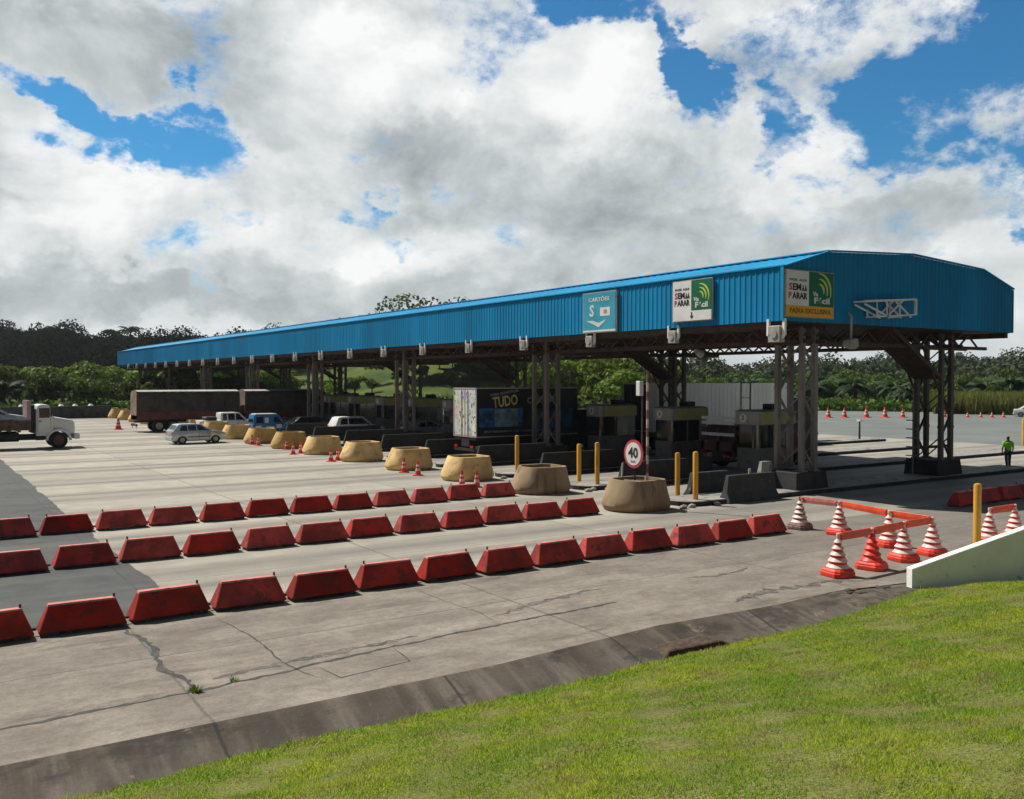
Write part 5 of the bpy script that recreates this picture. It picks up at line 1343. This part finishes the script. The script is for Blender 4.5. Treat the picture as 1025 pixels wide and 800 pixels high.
# long white ribbed semitrailer
WT = empty('white_trailer', (40.5, 45.85, 0)); tag(WT, 'long white ribbed semitrailer behind the toll booths', 'trailer')
g = MB(); g.box(0, 13.7, -1.27, 1.27, 1.3, 4.45); g.build('box_body', M['ribwhite'], WT, bevel=.03)
g = MB()
for k in range(35): g.box(.1 + k * .4, .13 + k * .4, -1.285, -1.265, 1.32, 4.4)
g.box(0, 13.7, -1.3, -1.26, 4.38, 4.47); g.box(0, 13.7, -1.3, -1.26, 1.28, 1.4)
g.build('rib', M['ribwhite'], WT)
g = MB(); g.box(-.03, -.0, -1.2, 1.2, 1.35, 4.4)
for k in range(7): g.box(-.06, -.02, -1.15 + k * .36, -1.09 + k * .36, 1.4, 4.35)
g.build('rear_door', M['trim'], WT)  # shade on the trailer's rear is put into this black colour
g = MB(); g.box(0, 13.5, -.5, .5, .85, 1.3); g.box(4.5, 8.5, -1.15, -1.1, .55, 1.1); g.build('chassis', M['trim'], WT)
for s in (-1, 1):
    for xx in (1.4, 2.6, 3.8): wheel(WT, xx, s * 1.0, .5, .4)
r_ = empty('truck_tractor', (52.2, 45.85, 0)); tag(r_, 'dark truck tractor ahead of the white semitrailer', 'truck')
g = MB(); prism(g, [(0, .7), (0, 1.15), (2.6, 1.15), (2.6, 3.4), (4.6, 3.4), (4.75, 2.0), (4.8, .5)], 1.22); g.build('cab', M['vblack'], r_, bevel=.06)
for s in (-1, 1):
    for xx in (.8, 3.9): wheel(r_, xx, s * 1.0, .5, .35)
# red flatbed truck in the second lane
RT = empty('red_truck', (35.8, 34.0, 0)); tag(RT, 'dark red truck with pale planks seen between the two right booths', 'truck')
g = MB(); g.box(0, 4.3, -1.22, 1.22, 1.05, 1.3); g.build('bed', M['board'], RT)
g = MB(); g.box(-.05, .0, -1.22, 1.22, .95, 1.45); g.box(-.05, 0, -1.22, -1.0, .5, 2.2); g.box(-.05, 0, 1.0, 1.22, .5, 2.2); g.box(-.05, 0, -.1, .1, .95, 2.2); g.build('tailboard', M['board'], RT)
for z_ in (1.75, 2.35, 2.6): 
    g = MB(); g.box(-.09, -.04, -1.15, 1.15, z_, z_ + .16); g.build('plank', M['white'], RT)
g = MB(); g.box(.1, 4.2, -1.1, 1.1, 1.3, 2.3); g.build('cargo', M['tarp'], RT, bevel=.12)
g = MB(); g.box(0, 6.2, -.45, .45, .6, 1.05); g.box(-.1, 0, -1.1, 1.1, .45, .6); g.build('chassis', M['trim'], RT)
g = MB(); prism(g, [(4.5, .7), (4.5, 2.4), (5.8, 2.4), (6.2, 1.6), (6.25, .5)], 1.15); g.build('cab', M['board'], RT, bevel=.06)
for s in (-1, 1):
    for xx in (1.3, 5.3): wheel(RT, xx, s * .98, .48, .4)
    for k in range(2):
        g = MB(); g.box(-.13, -.09, s * (.55 + .3 * k) - .1, s * (.55 + .3 * k) + .1, .62, .78); g.build('tail_light', M['tail'], RT)
# far white car on the road at right and parked cars by the trees at left
SED = ([(0.0, .3), (-.02, .7), (.03, .95), (.6, .98), (3.4, .98), (4.2, .82), (4.3, .3)], [(.5, .95), (1.2, 1.42), (2.6, 1.45), (3.5, .95)], .95, 1.45, .85, (.8, 3.45), .32,
       [[(.95, 1.0), (1.3, 1.35), (1.85, 1.37), (1.85, 1.0)], [(1.95, 1.0), (1.95, 1.37), (2.55, 1.37), (3.1, 1.0)]], ((.62, 1.0), (1.15, 1.36)), ((3.35, 1.0), (2.7, 1.39)))
car((117.8, 61.3, 0), R(-62), 'wcar', 'white car on the far road at the right edge', *SED, name='white_car')

# ------------------------------------------------------------------ worker
def skin_body(name, pts, edges, m, parent, root=0, sub=2):
    me = bpy.data.meshes.new(name); me.from_pydata([p[0] for p in pts], edges, [])
    o = bpy.data.objects.new(name, me); COL.objects.link(o)
    md = o.modifiers.new('skin', 'SKIN'); md.use_smooth_shade = True
    for i, p in enumerate(pts):
        me.skin_vertices[0].data[i].radius = p[1] if isinstance(p[1], tuple) else (p[1], p[1])
    me.skin_vertices[0].data[root].use_root = True
    s_ = o.modifiers.new('sub', 'SUBSURF'); s_.levels = sub; s_.render_levels = sub
    dg = bpy.context.evaluated_depsgraph_get(); dg.update()
    me2 = bpy.data.meshes.new_from_object(o.evaluated_get(dg)); me2.name = name
    bpy.data.objects.remove(o)
    me2.materials.clear(); me2.materials.append(m)
    o = bpy.data.objects.new(name, me2); COL.objects.link(o); o.parent = parent
    return o
PW = empty('person', (48.4, 25.45, 0), -YAW - R(12)); tag(PW, 'person in lime green shirt and dark trousers walking away at right', 'person')
skin_body('body', [((0, 0, .95), (.15, .11)), ((0, 0, 1.15), (.15, .10)), ((0, .01, 1.38), (.17, .11)), ((0, .01, 1.50), (.06, .06)), ((0, .02, 1.60), (.085, .095)), ((0, .02, 1.70), (.075, .085)),
                   ((.19, 0, 1.42), .055), ((.25, .0, 1.15), .042), ((.25, .08, .92), .032), ((.25, .10, .82), (.02, .035)),
                   ((-.19, 0, 1.42), .055), ((-.26, -.02, 1.15), .042), ((-.27, .03, .92), .032), ((-.27, .05, .82), (.02, .035)),
                   ((.09, .0, .86), .085), ((.09, .06, .50), .06), ((.08, -.02, .09), .042), ((.08, .10, .04), .035),
                   ((-.09, 0, .86), .085), ((-.08, -.01, .50), .06), ((-.07, -.12, .10), .042), ((-.07, -.0, .04), .035)],
          [(0, 1), (1, 2), (2, 3), (3, 4), (4, 5), (2, 6), (6, 7), (7, 8), (8, 9), (2, 10), (10, 11), (11, 12), (12, 13), (0, 14), (14, 15), (15, 16), (16, 17), (0, 18), (18, 19), (19, 20), (20, 21)], M['skin'], PW)
skin_body('shirt', [((0, 0, .90), (.185, .14)), ((0, 0, 1.15), (.18, .13)), ((0, .01, 1.43), (.185, .13)), ((.205, 0, 1.42), .070), ((.245, .0, 1.14), .058), ((-.205, 0, 1.42), .070), ((-.255, -.02, 1.14), .058)],
          [(0, 1), (1, 2), (2, 3), (3, 4), (2, 5), (5, 6)], M['hivis'], PW)
skin_body('trousers', [((0, 0, .93), (.16, .125)), ((.095, .0, .84), .098), ((.09, .06, .50), .075), ((.08, -.02, .12), .06), ((-.095, 0, .84), .098), ((-.08, -.01, .50), .075), ((-.07, -.12, .13), .06)],
          [(0, 1), (1, 2), (2, 3), (0, 4), (4, 5), (5, 6)], M['trousers'], PW)
skin_body('hair', [((0, -.02, 1.60), (.088, .09)), ((0, -.012, 1.73), (.088, .095))], [(0, 1)], M['hair'], PW)
for s, yy in ((.08, .05), (-.07, -.06)):
    g = MB(); g.box(s - .045, s + .045, yy - .12, yy + .13, 0, .08); g.build('shoe', M['trim'], PW, bevel=.03)

# ------------------------------------------------------------------ low wall at far left
r_ = empty('boundary_wall', (0, 122, 0)); tag(r_, 'long low dark wall in front of the trees at far left', 'wall')
g = MB(); g.box(-60, 21.5, -.15, .15, 0, 1.35); g.box(-60, 21.6, -.22, .22, 1.35, 1.5)
for k in range(21): g.box(-60 + k * 4, -59.7 + k * 4, -.24, -.14, 0, 1.4)
g.build('wall_body', M['conc_dark'], r_)
wm = MB(); wm.lathe([(.5, 0), (.85, .35), (.8, .9), (.35, 1.35)], 10); w0 = wm.build('white_sack', M['swhite'], None, smooth=True)
for k, px in enumerate((12.0, 13.3, 14.6, 16.4, 18.0, 19.8)):
    o = w0 if k == 0 else copy_tree(w0); o.location = (px, 126, 1.05); o.scale = (.42, .42, .45)
    tag(o, 'whitewashed stone behind the low wall under the trees at left', 'stone', 'whitewashed stones behind the wall')
pd2 = MB(); 

# ------------------------------------------------------------------ hills and woods
def pol(px, r): a = math.atan((px - 512.5) / 913.8) + YAW; return r * math.sin(a), r * math.cos(a)
def azi(px): return math.atan((px - 512.5) / 913.8) + YAW
def H(px, py, r): return 4.7 + (380.26 - py) / 913.8 * r * math.cos(math.atan((px - 512.5) / 913.8))
# far ridge heights by direction (radians from +Y), ground distance to foot and crest
ridge_px = [-700, -300, -60, 60, 150, 240, 330, 400, 440, 500, 560, 620, 700, 800, 900, 960, 1100, 1500]
ridge_top = [354, 352, 349, 349, 355, 364, 366, 352, 348, 354, 366, 375, 379, 379, 378, 374, 378, 374]
ridge_foot = [220, 220, 210, 205, 195, 175, 160, 150, 150, 150, 150, 160, 200, 210, 200, 200, 200, 200]
ridge_r = [420, 420, 420, 420, 410, 380, 330, 290, 280, 290, 310, 350, 520, 560, 540, 500, 500, 500]
raz = [azi(p) for p in ridge_px]
rh = [H(max(-60, min(1100, p)), t_, r) for p, t_, r in zip(ridge_px, ridge_top, ridge_r)]
def hill_z(a, r):
    f0 = np.interp(a, raz, ridge_foot); r1 = np.interp(a, raz, ridge_r); h = np.interp(a, raz, rh)
    t = np.clip((r - f0) / (r1 - f0), 0, 1); t = t * t * (3 - 2 * t)
    bump = 1.2 * np.sin(r * .05 + a * 9) * np.sin(a * 23) * t
    return h * t + bump - .1
def hills():
    A = np.linspace(azi(-700), azi(1500), 150); Rr = np.concatenate([np.linspace(140, 600, 50), [900, 1500, 3000]])
    vs = []; fs = []
    for i, a in enumerate(A):
        for j, r in enumerate(Rr):
            vs.append((r * math.sin(a), r * math.cos(a), float(hill_z(a, min(r, 600))) * (1 if r <= 900 else .8)))
    n = len(Rr)
    for i in range(len(A) - 1):
        for j in range(n - 1): k = i * n + j; fs.append((k, k + n, k + n + 1, k + 1))
    g_ = MB(); g_.add(vs, fs)
    m = bpy.data.materials.new('hill_pasture'); m.use_nodes = True
    N = NT(m.node_tree); b = N.n['Principled BSDF']; pos = N.new('ShaderNodeNewGeometry').outputs['Position']
    c = N.mix(N.ramp(N.noise(pos, .06, 6, .65), .38, .62), (0.035, 0.065, 0.014), (0.09, 0.115, 0.025))
    c = N.mix(N.ramp(N.noise(pos, .2, 5, .7), .55, .7, 0, .6), c, (0.16, 0.14, 0.06))
    N.put(b.inputs['Base Color'], c); b.inputs['Roughness'].default_value = 1; b.inputs['Specular IOR Level'].default_value = .1
    return struct(g_.build('hills', m, smooth=True))
hills()

def crown_pts(n, R_, squash=.8, lobes=7, seed=0):
    """leaf-clump faces spread through several overlapping lobes"""
    q = np.random.default_rng(seed)
    cs = q.normal(0, 1, (lobes, 3)); cs /= np.linalg.norm(cs, axis=1)[:, None]; cs *= q.uniform(.25, .72, (lobes, 1)) * R_; cs[:, 2] *= squash
    rs = q.uniform(.34, .58, lobes) * R_
    k = q.integers(0, lobes, n)
    d = q.normal(0, 1, (n, 3)); d /= np.linalg.norm(d, axis=1)[:, None]; d[:, 2] = np.abs(d[:, 2]) * .9 - .25 * (q.random(n) < .4)
    rad = q.uniform(.55, 1.08, n) ** .6
    p = cs[k] + d * (rs[k] * rad)[:, None] * np.array([1, 1, squash])
    return p, d
def leaf_quads(p, d, size, q):
    n = len(p)
    nn = d + q.normal(0, .55, (n, 3)); nn /= np.linalg.norm(nn, axis=1)[:, None]
    t = np.cross(nn, q.normal(0, 1, (n, 3))); t /= np.linalg.norm(t, axis=1)[:, None]
    b = np.cross(nn, t); s = (size * q.uniform(.6, 1.3, n))[:, None]; s2 = s * q.uniform(.5, .9, (n, 1))
    v = np.stack([p - t * s, p - b * s2 + nn * s * .2, p + t * s, p + b * s2 - nn * s * .25], 1)
    return v
def tree_src(name, R_, h_trunk, n, size, lm, seed, squash=.8):
    r_ = empty(name)
    q = np.random.default_rng(seed)
    p, d = crown_pts(n, R_, squash, 9, seed); p[:, 2] += h_trunk + R_ * squash * .6
    p[:, 2] = np.maximum(p[:, 2], .3)
    v = leaf_quads(p, d, size, q)
    c_ = np_mesh('crown', v.reshape(-1, 3), np.arange(4 * n).reshape(n, 4), M[lm], r_)
    g_ = MB(); g_.tube((0, 0, -.5), (.1, 0, h_trunk + R_ * .5), R_ * .085, R_ * .04, 8)
    for k in range(4):
        a = k * 1.7 + seed; g_.tube((.05, 0, h_trunk * .8), (R_ * .5 * math.cos(a), R_ * .5 * math.sin(a), h_trunk + R_ * .7), R_ * .04, R_ * .015, 6)
    g_.build('trunk', M['bark'], r_)
    return r_
def palm_src(seed, lm='palm'):
    q = random.Random(seed); r_ = empty('palm_tree'); h = 3.2; vs = []; fs = []
    for k in range(22):
        a = 2 * math.pi * k / 22 + q.uniform(-.2, .2); up = q.uniform(.1, 1.2); L = q.uniform(3.2, 4.4)
        prev = None
        for s in range(7):
            t = s / 6; r = L * t * (1 - .15 * t); z = h + up * 3.6 * t - (1.6 + up * .9) * t * t * 1.25
            cx, cy = r * math.cos(a), r * math.sin(a); w = .55 * math.sin(math.pi * min(1, t * .85 + .12)); nx_, ny_ = -math.sin(a) * w, math.cos(a) * w
            vs += [(cx - nx_, cy - ny_, z - w * .7), (cx, cy, z), (cx + nx_, cy + ny_, z - w * .7)]
            if s:
                b_ = len(vs) - 6; 
                if s % 1 == 0: fs += [(b_, b_ + 1, b_ + 4, b_ + 3), (b_ + 1, b_ + 2, b_ + 5, b_ + 4)]
    g_ = MB(); g_.add(vs, fs); g_.build('fronds', M[lm], r_)
    g_ = MB(); g_.tube((0, 0, -.3), (0, 0, h), .3, .22, 8); g_.build('trunk', M['bark'], r_)
    return r_
SRC = {}
for k in range(4):
    SRC['a%d' % k] = tree_src('broadleaf_tree', 4.0, 2.2, 2600, .30, 'leaf', 10 + k, .8)
    SRC['m%d' % k] = tree_src('broadleaf_tree', 4.4, 2.4, 2600, .32, 'leaf_mid', 20 + k, .85)
for k in range(2): SRC['p%d' % k] = palm_src(5 + k)
used_src = set()
def put_tree(key, x, y, z, s, lab, group, sz=1.0):
    src = SRC[key]
    o = src if key not in used_src else copy_tree(src); used_src.add(key)
    o.location = (x, y, z); o.rotation_euler = (0, 0, random.uniform(0, 6.28)); o.scale = (s, s, s * sz)
    tag(o, lab, 'palm' if key[0] == 'p' else 'tree', group)
q = random.Random(11)
def belt(px0, px1, step, r0, r1, top0, top1, keys, lab, group, palms=0.0):
    px = px0
    while px < px1:
        r = q.uniform(r0, r1); x, y = pol(px, r); z = float(hill_z(azi(px), r))
        top = H(px, q.uniform(top0, top1), r); h = max(3.5, top - z) * 1.16
        if q.random() < palms: put_tree('p%d' % q.randrange(2), x, y, z, q.uniform(.8, 1.15), lab.replace('leafy tree', 'palm tree').replace('green tree', 'palm tree'), group + ', palms', 1.1)
        else: put_tree(keys + str(q.randrange(4)), x, y, z, h / 8.4, lab, group, q.uniform(.9, 1.1))
        px += step * q.uniform(.7, 1.3)
# left woods in front of the dark hill
belt(-60, 300, 12, 165, 200, 352, 372, 'a', 'bright green tree in the back line of the left woods under the dark hill', 'back trees of the left woods')
belt(-60, 290, 17, 134, 155, 374, 386, 'm', 'mid green tree in the front line of the left woods behind the low wall', 'front trees of the left woods', .25)
# middle, seen under the canopy
belt(300, 470, 24, 170, 215, 372, 382, 'a', 'bright green tree on the pasture slope seen under the canopy', 'trees on the pasture slope')
belt(440, 560, 13, 190, 240, 352, 372, 'm', 'green tree on the wooded slope seen under the canopy middle', 'trees on the wooded slope')
belt(540, 665, 13, 130, 165, 350, 368, 'a', 'big bright leafy tree behind the third toll booth', 'big trees behind the booths')
# crest trees peeping over the roof
for px, py, r, s in ((412, 304, 280, 1.1), (424, 306, 280, 1.0), (434, 306, 282, 1.0), (448, 303, 284, 1.0)):
    x, y = pol(px, r); s *= .62; z = H(px, py + 5, r) - 8.4 * s; put_tree('m%d' % q.randrange(4), x, y, z, s, 'tree crown showing just above the blue roof near its middle', 'crest trees above the roof')
# right woods
belt(660, 1100, 14, 152, 172, 380, 392, 'm', 'green tree in the front line of the right woods beyond the far road', 'front trees of the right woods', .22)
belt(660, 1120, 11, 180, 225, 373, 381, 'm', 'leafy tree in the second line of the right woods', 'second line of the right woods')
# tall palms and tree on the dark ridge at left
for px, py in ((115, 327), (131, 324), (165, 336)):
    r = 415; x, y = pol(px, r); z = float(hill_z(azi(px), r)); s = max(1.3, (H(px, py, r) - z) / 6.0)
    put_tree('p%d' % q.randrange(2), x, y, H(px, py, r) - 5.2 * 1.5, 1.5, {115: 'left one of two tall palms standing above the dark ridge', 131: 'right one of two tall palms standing above the dark ridge', 165: 'lone palm lower on the dark ridge near the canopy end'}[px], 'ridge palms')

def forest(name, label, lm, a0, a1, n, rsel, hgt, leaves=46, seed=3, size=1.15, spread=3.6, keep=None):
    q_ = np.random.default_rng(seed); V = []
    A = q_.uniform(azi(a0), azi(a1), n)
    F0 = np.interp(A, raz, ridge_foot); R1 = np.interp(A, raz, ridge_r)
    t = q_.uniform(rsel[0], rsel[1], n); r = F0 + (R1 - F0) * t
    x = r * np.sin(A); y = r * np.cos(A); z = hill_z(A, r)
    if keep is not None:
        k = keep(A, t, x, y); A, r, x, y, z = A[k], r[k], x[k], y[k], z[k]; n = len(A)
    s = q_.uniform(.6, 1.2, n) * (1 + .55 * (q_.random(n) < .06)) * (1 + .18 * np.sin(A * 47) * np.sin(A * 19 + 1) + .12 * np.sin(A * 111))
    d = q_.normal(0, 1, (n, leaves, 3)); d /= np.linalg.norm(d, axis=2)[:, :, None]; d[:, :, 2] = np.abs(d[:, :, 2])
    p = d * (q_.uniform(.7, 1.05, (n, leaves, 1)) * spread * s[:, None, None]) * np.array([1, 1, .85])
    p[:, :, 0] += x[:, None]; p[:, :, 1] += y[:, None]; p[:, :, 2] += (z + hgt * s - spread * .7 * s)[:, None]
    v = leaf_quads(p.reshape(-1, 3), d.reshape(-1, 3), size, q_)
    N_ = len(v)
    o = np_mesh(name, v.reshape(-1, 3), np.arange(4 * N_).reshape(N_, 4), M[lm]); o['kind'] = 'stuff'; o['label'] = label
    return o
forest('dark_wood', 'dark wooded ridge at far left, cloud shade put into its colour', 'leaf_shaded', -200, 262, 3600, (.12, 1.04), 6.0, 110, 3, size=.5, spread=3.0)
forest('hill_wood', 'wooded slope behind the canopy', 'leaf_mid', 262, 640, 1500, (.35, 1.03), 8.5, 120, 4, size=.55, keep=lambda A, t, x, y: (np.sin(x * .03 + 1) * np.sin(y * .035) > -.15) | (t > .72) | (A > azi(450)))
forest('far_wood', 'distant wood along the right horizon', 'leaf_far', 600, 1300, 3800, (.03, 1.03), 6.0, 100, 5, size=.6, spread=3.4)
# cane strip at right
n = 26000; px_ = rng.uniform(935, 1180, n); rr = rng.uniform(139, 154, n); a = np.arctan((px_ - 512.5) / 913.8) + YAW
x = rr * np.sin(a); y = rr * np.cos(a); h = rng.uniform(1.6, 3.3, n); t = rng.uniform(0, 6.28, n)
v = np.zeros((n, 3, 3)); ph = rng.uniform(0, 6.28, n); v[:, 0] = np.stack([x - .16 * np.cos(ph), y - .16 * np.sin(ph), h * .0], 1); v[:, 1] = np.stack([x + .16 * np.cos(ph), y + .16 * np.sin(ph), h * .0], 1); v[:, 2] = np.stack([x + .9 * np.cos(t), y + .9 * np.sin(t), h], 1)
o = np_mesh('cane_field', v.reshape(-1, 3), np.arange(3 * n).reshape(n, 3), M['cane']); o['kind'] = 'stuff'; o['label'] = 'strip of tall yellow green cane beside the far road'
# undergrowth along the edges of the woods
n = 42000; px_ = rng.uniform(-80, 1150, n); a = np.arctan((px_ - 512.5) / 913.8) + YAW
r0 = np.where(px_ < 300, 132, np.where(px_ < 640, 150, 146)); rr = r0 + rng.uniform(0, 14, n) ** 1.0
x = rr * np.sin(a); y = rr * np.cos(a); z = hill_z(a, rr) + rng.uniform(0, 2.0, n) * rng.uniform(.3, 1, n)
d = rng.normal(0, 1, (n, 3)); d /= np.linalg.norm(d, axis=1)[:, None]
v = leaf_quads(np.stack([x, y, z], 1), d, .38, rng)
o = np_mesh('undergrowth', v.reshape(-1, 3), np.arange(4 * n).reshape(n, 4), M['leaf_mid']); o['kind'] = 'stuff'; o['label'] = 'low bushes along the foot of the woods'

# weeds growing in the crack
def weed(x, y, n, sc, lab):
    v = []
    for k in range(n):
        a = random.uniform(0, 6.28); r = random.uniform(0, .12) * sc; bx, by = x + r * math.cos(a), y + r * math.sin(a); h = random.uniform(.04, .13) * sc; w = .012 * sc; l = random.uniform(.02, .09) * sc
        v += [(bx - w * math.sin(a), by + w * math.cos(a), 0), (bx + w * math.sin(a), by - w * math.cos(a), 0), (bx + l * math.cos(a), by + l * math.sin(a), h)]
    o_ = np_mesh('weed', np.array(v), np.arange(len(v)).reshape(-1, 3), M['leaf']); tag(o_, lab, 'weed')
weed(3.62, 14.02, 110, .85, 'small green weed growing where two pavement cracks meet')
weed(4.25, 14.2, 50, .6, 'tiny weed in the long pavement crack right of the larger weed')

# ------------------------------------------------------------------ thin haze
hz = MB(); hz.box(-1500, 3200, -300, 3200, -2.5, 70)
hm = bpy.data.materials.new('haze_air'); hm.use_nodes = True; hn = NT(hm.node_tree); hn.n.clear()
pv = hn.new('ShaderNodeVolumePrincipled'); pv.inputs['Density'].default_value = 0.00010; pv.inputs['Color'].default_value = (0.86, 0.92, 1.0, 1); pv.inputs['Anisotropy'].default_value = 0.2
ho = hn.new('ShaderNodeOutputMaterial'); hn.l.new(pv.outputs[0], ho.inputs['Volume'])
o = hz.build('haze', hm); o['kind'] = 'stuff'; o['label'] = 'thin pale haze in the air'

# dirt washed against the end of the white wall
g = MB(); vs = []; n = 12
for i in range(n):
    for j in range(7):
        x = 16.6 + i * .27; t = j / 6; y = 11.35 + t * (1.62 - .05 * i); z = -.03 + .09 * math.sin(math.pi * t) * math.sin(math.pi * min(1, (i + .5) / n)) + random.uniform(-.015, .02)
        vs.append((x, y, z - (.06 if i == 0 else 0)))
g.add(vs, [(i * 7 + j, i * 7 + 7 + j, i * 7 + 8 + j, i * 7 + 1 + j) for i in range(n - 1) for j in range(6)])
dm = mat('washed_dirt', (0.085, 0.070, 0.050), 0.95, 0, 0.35, 4.0, ((0.035, 0.045, 0.015), 0.10, 3.0), 0.6)
o = g.build('dirt', dm, smooth=True); o['kind'] = 'stuff'; o['label'] = 'dark dirt washed against the foot of the white wall'
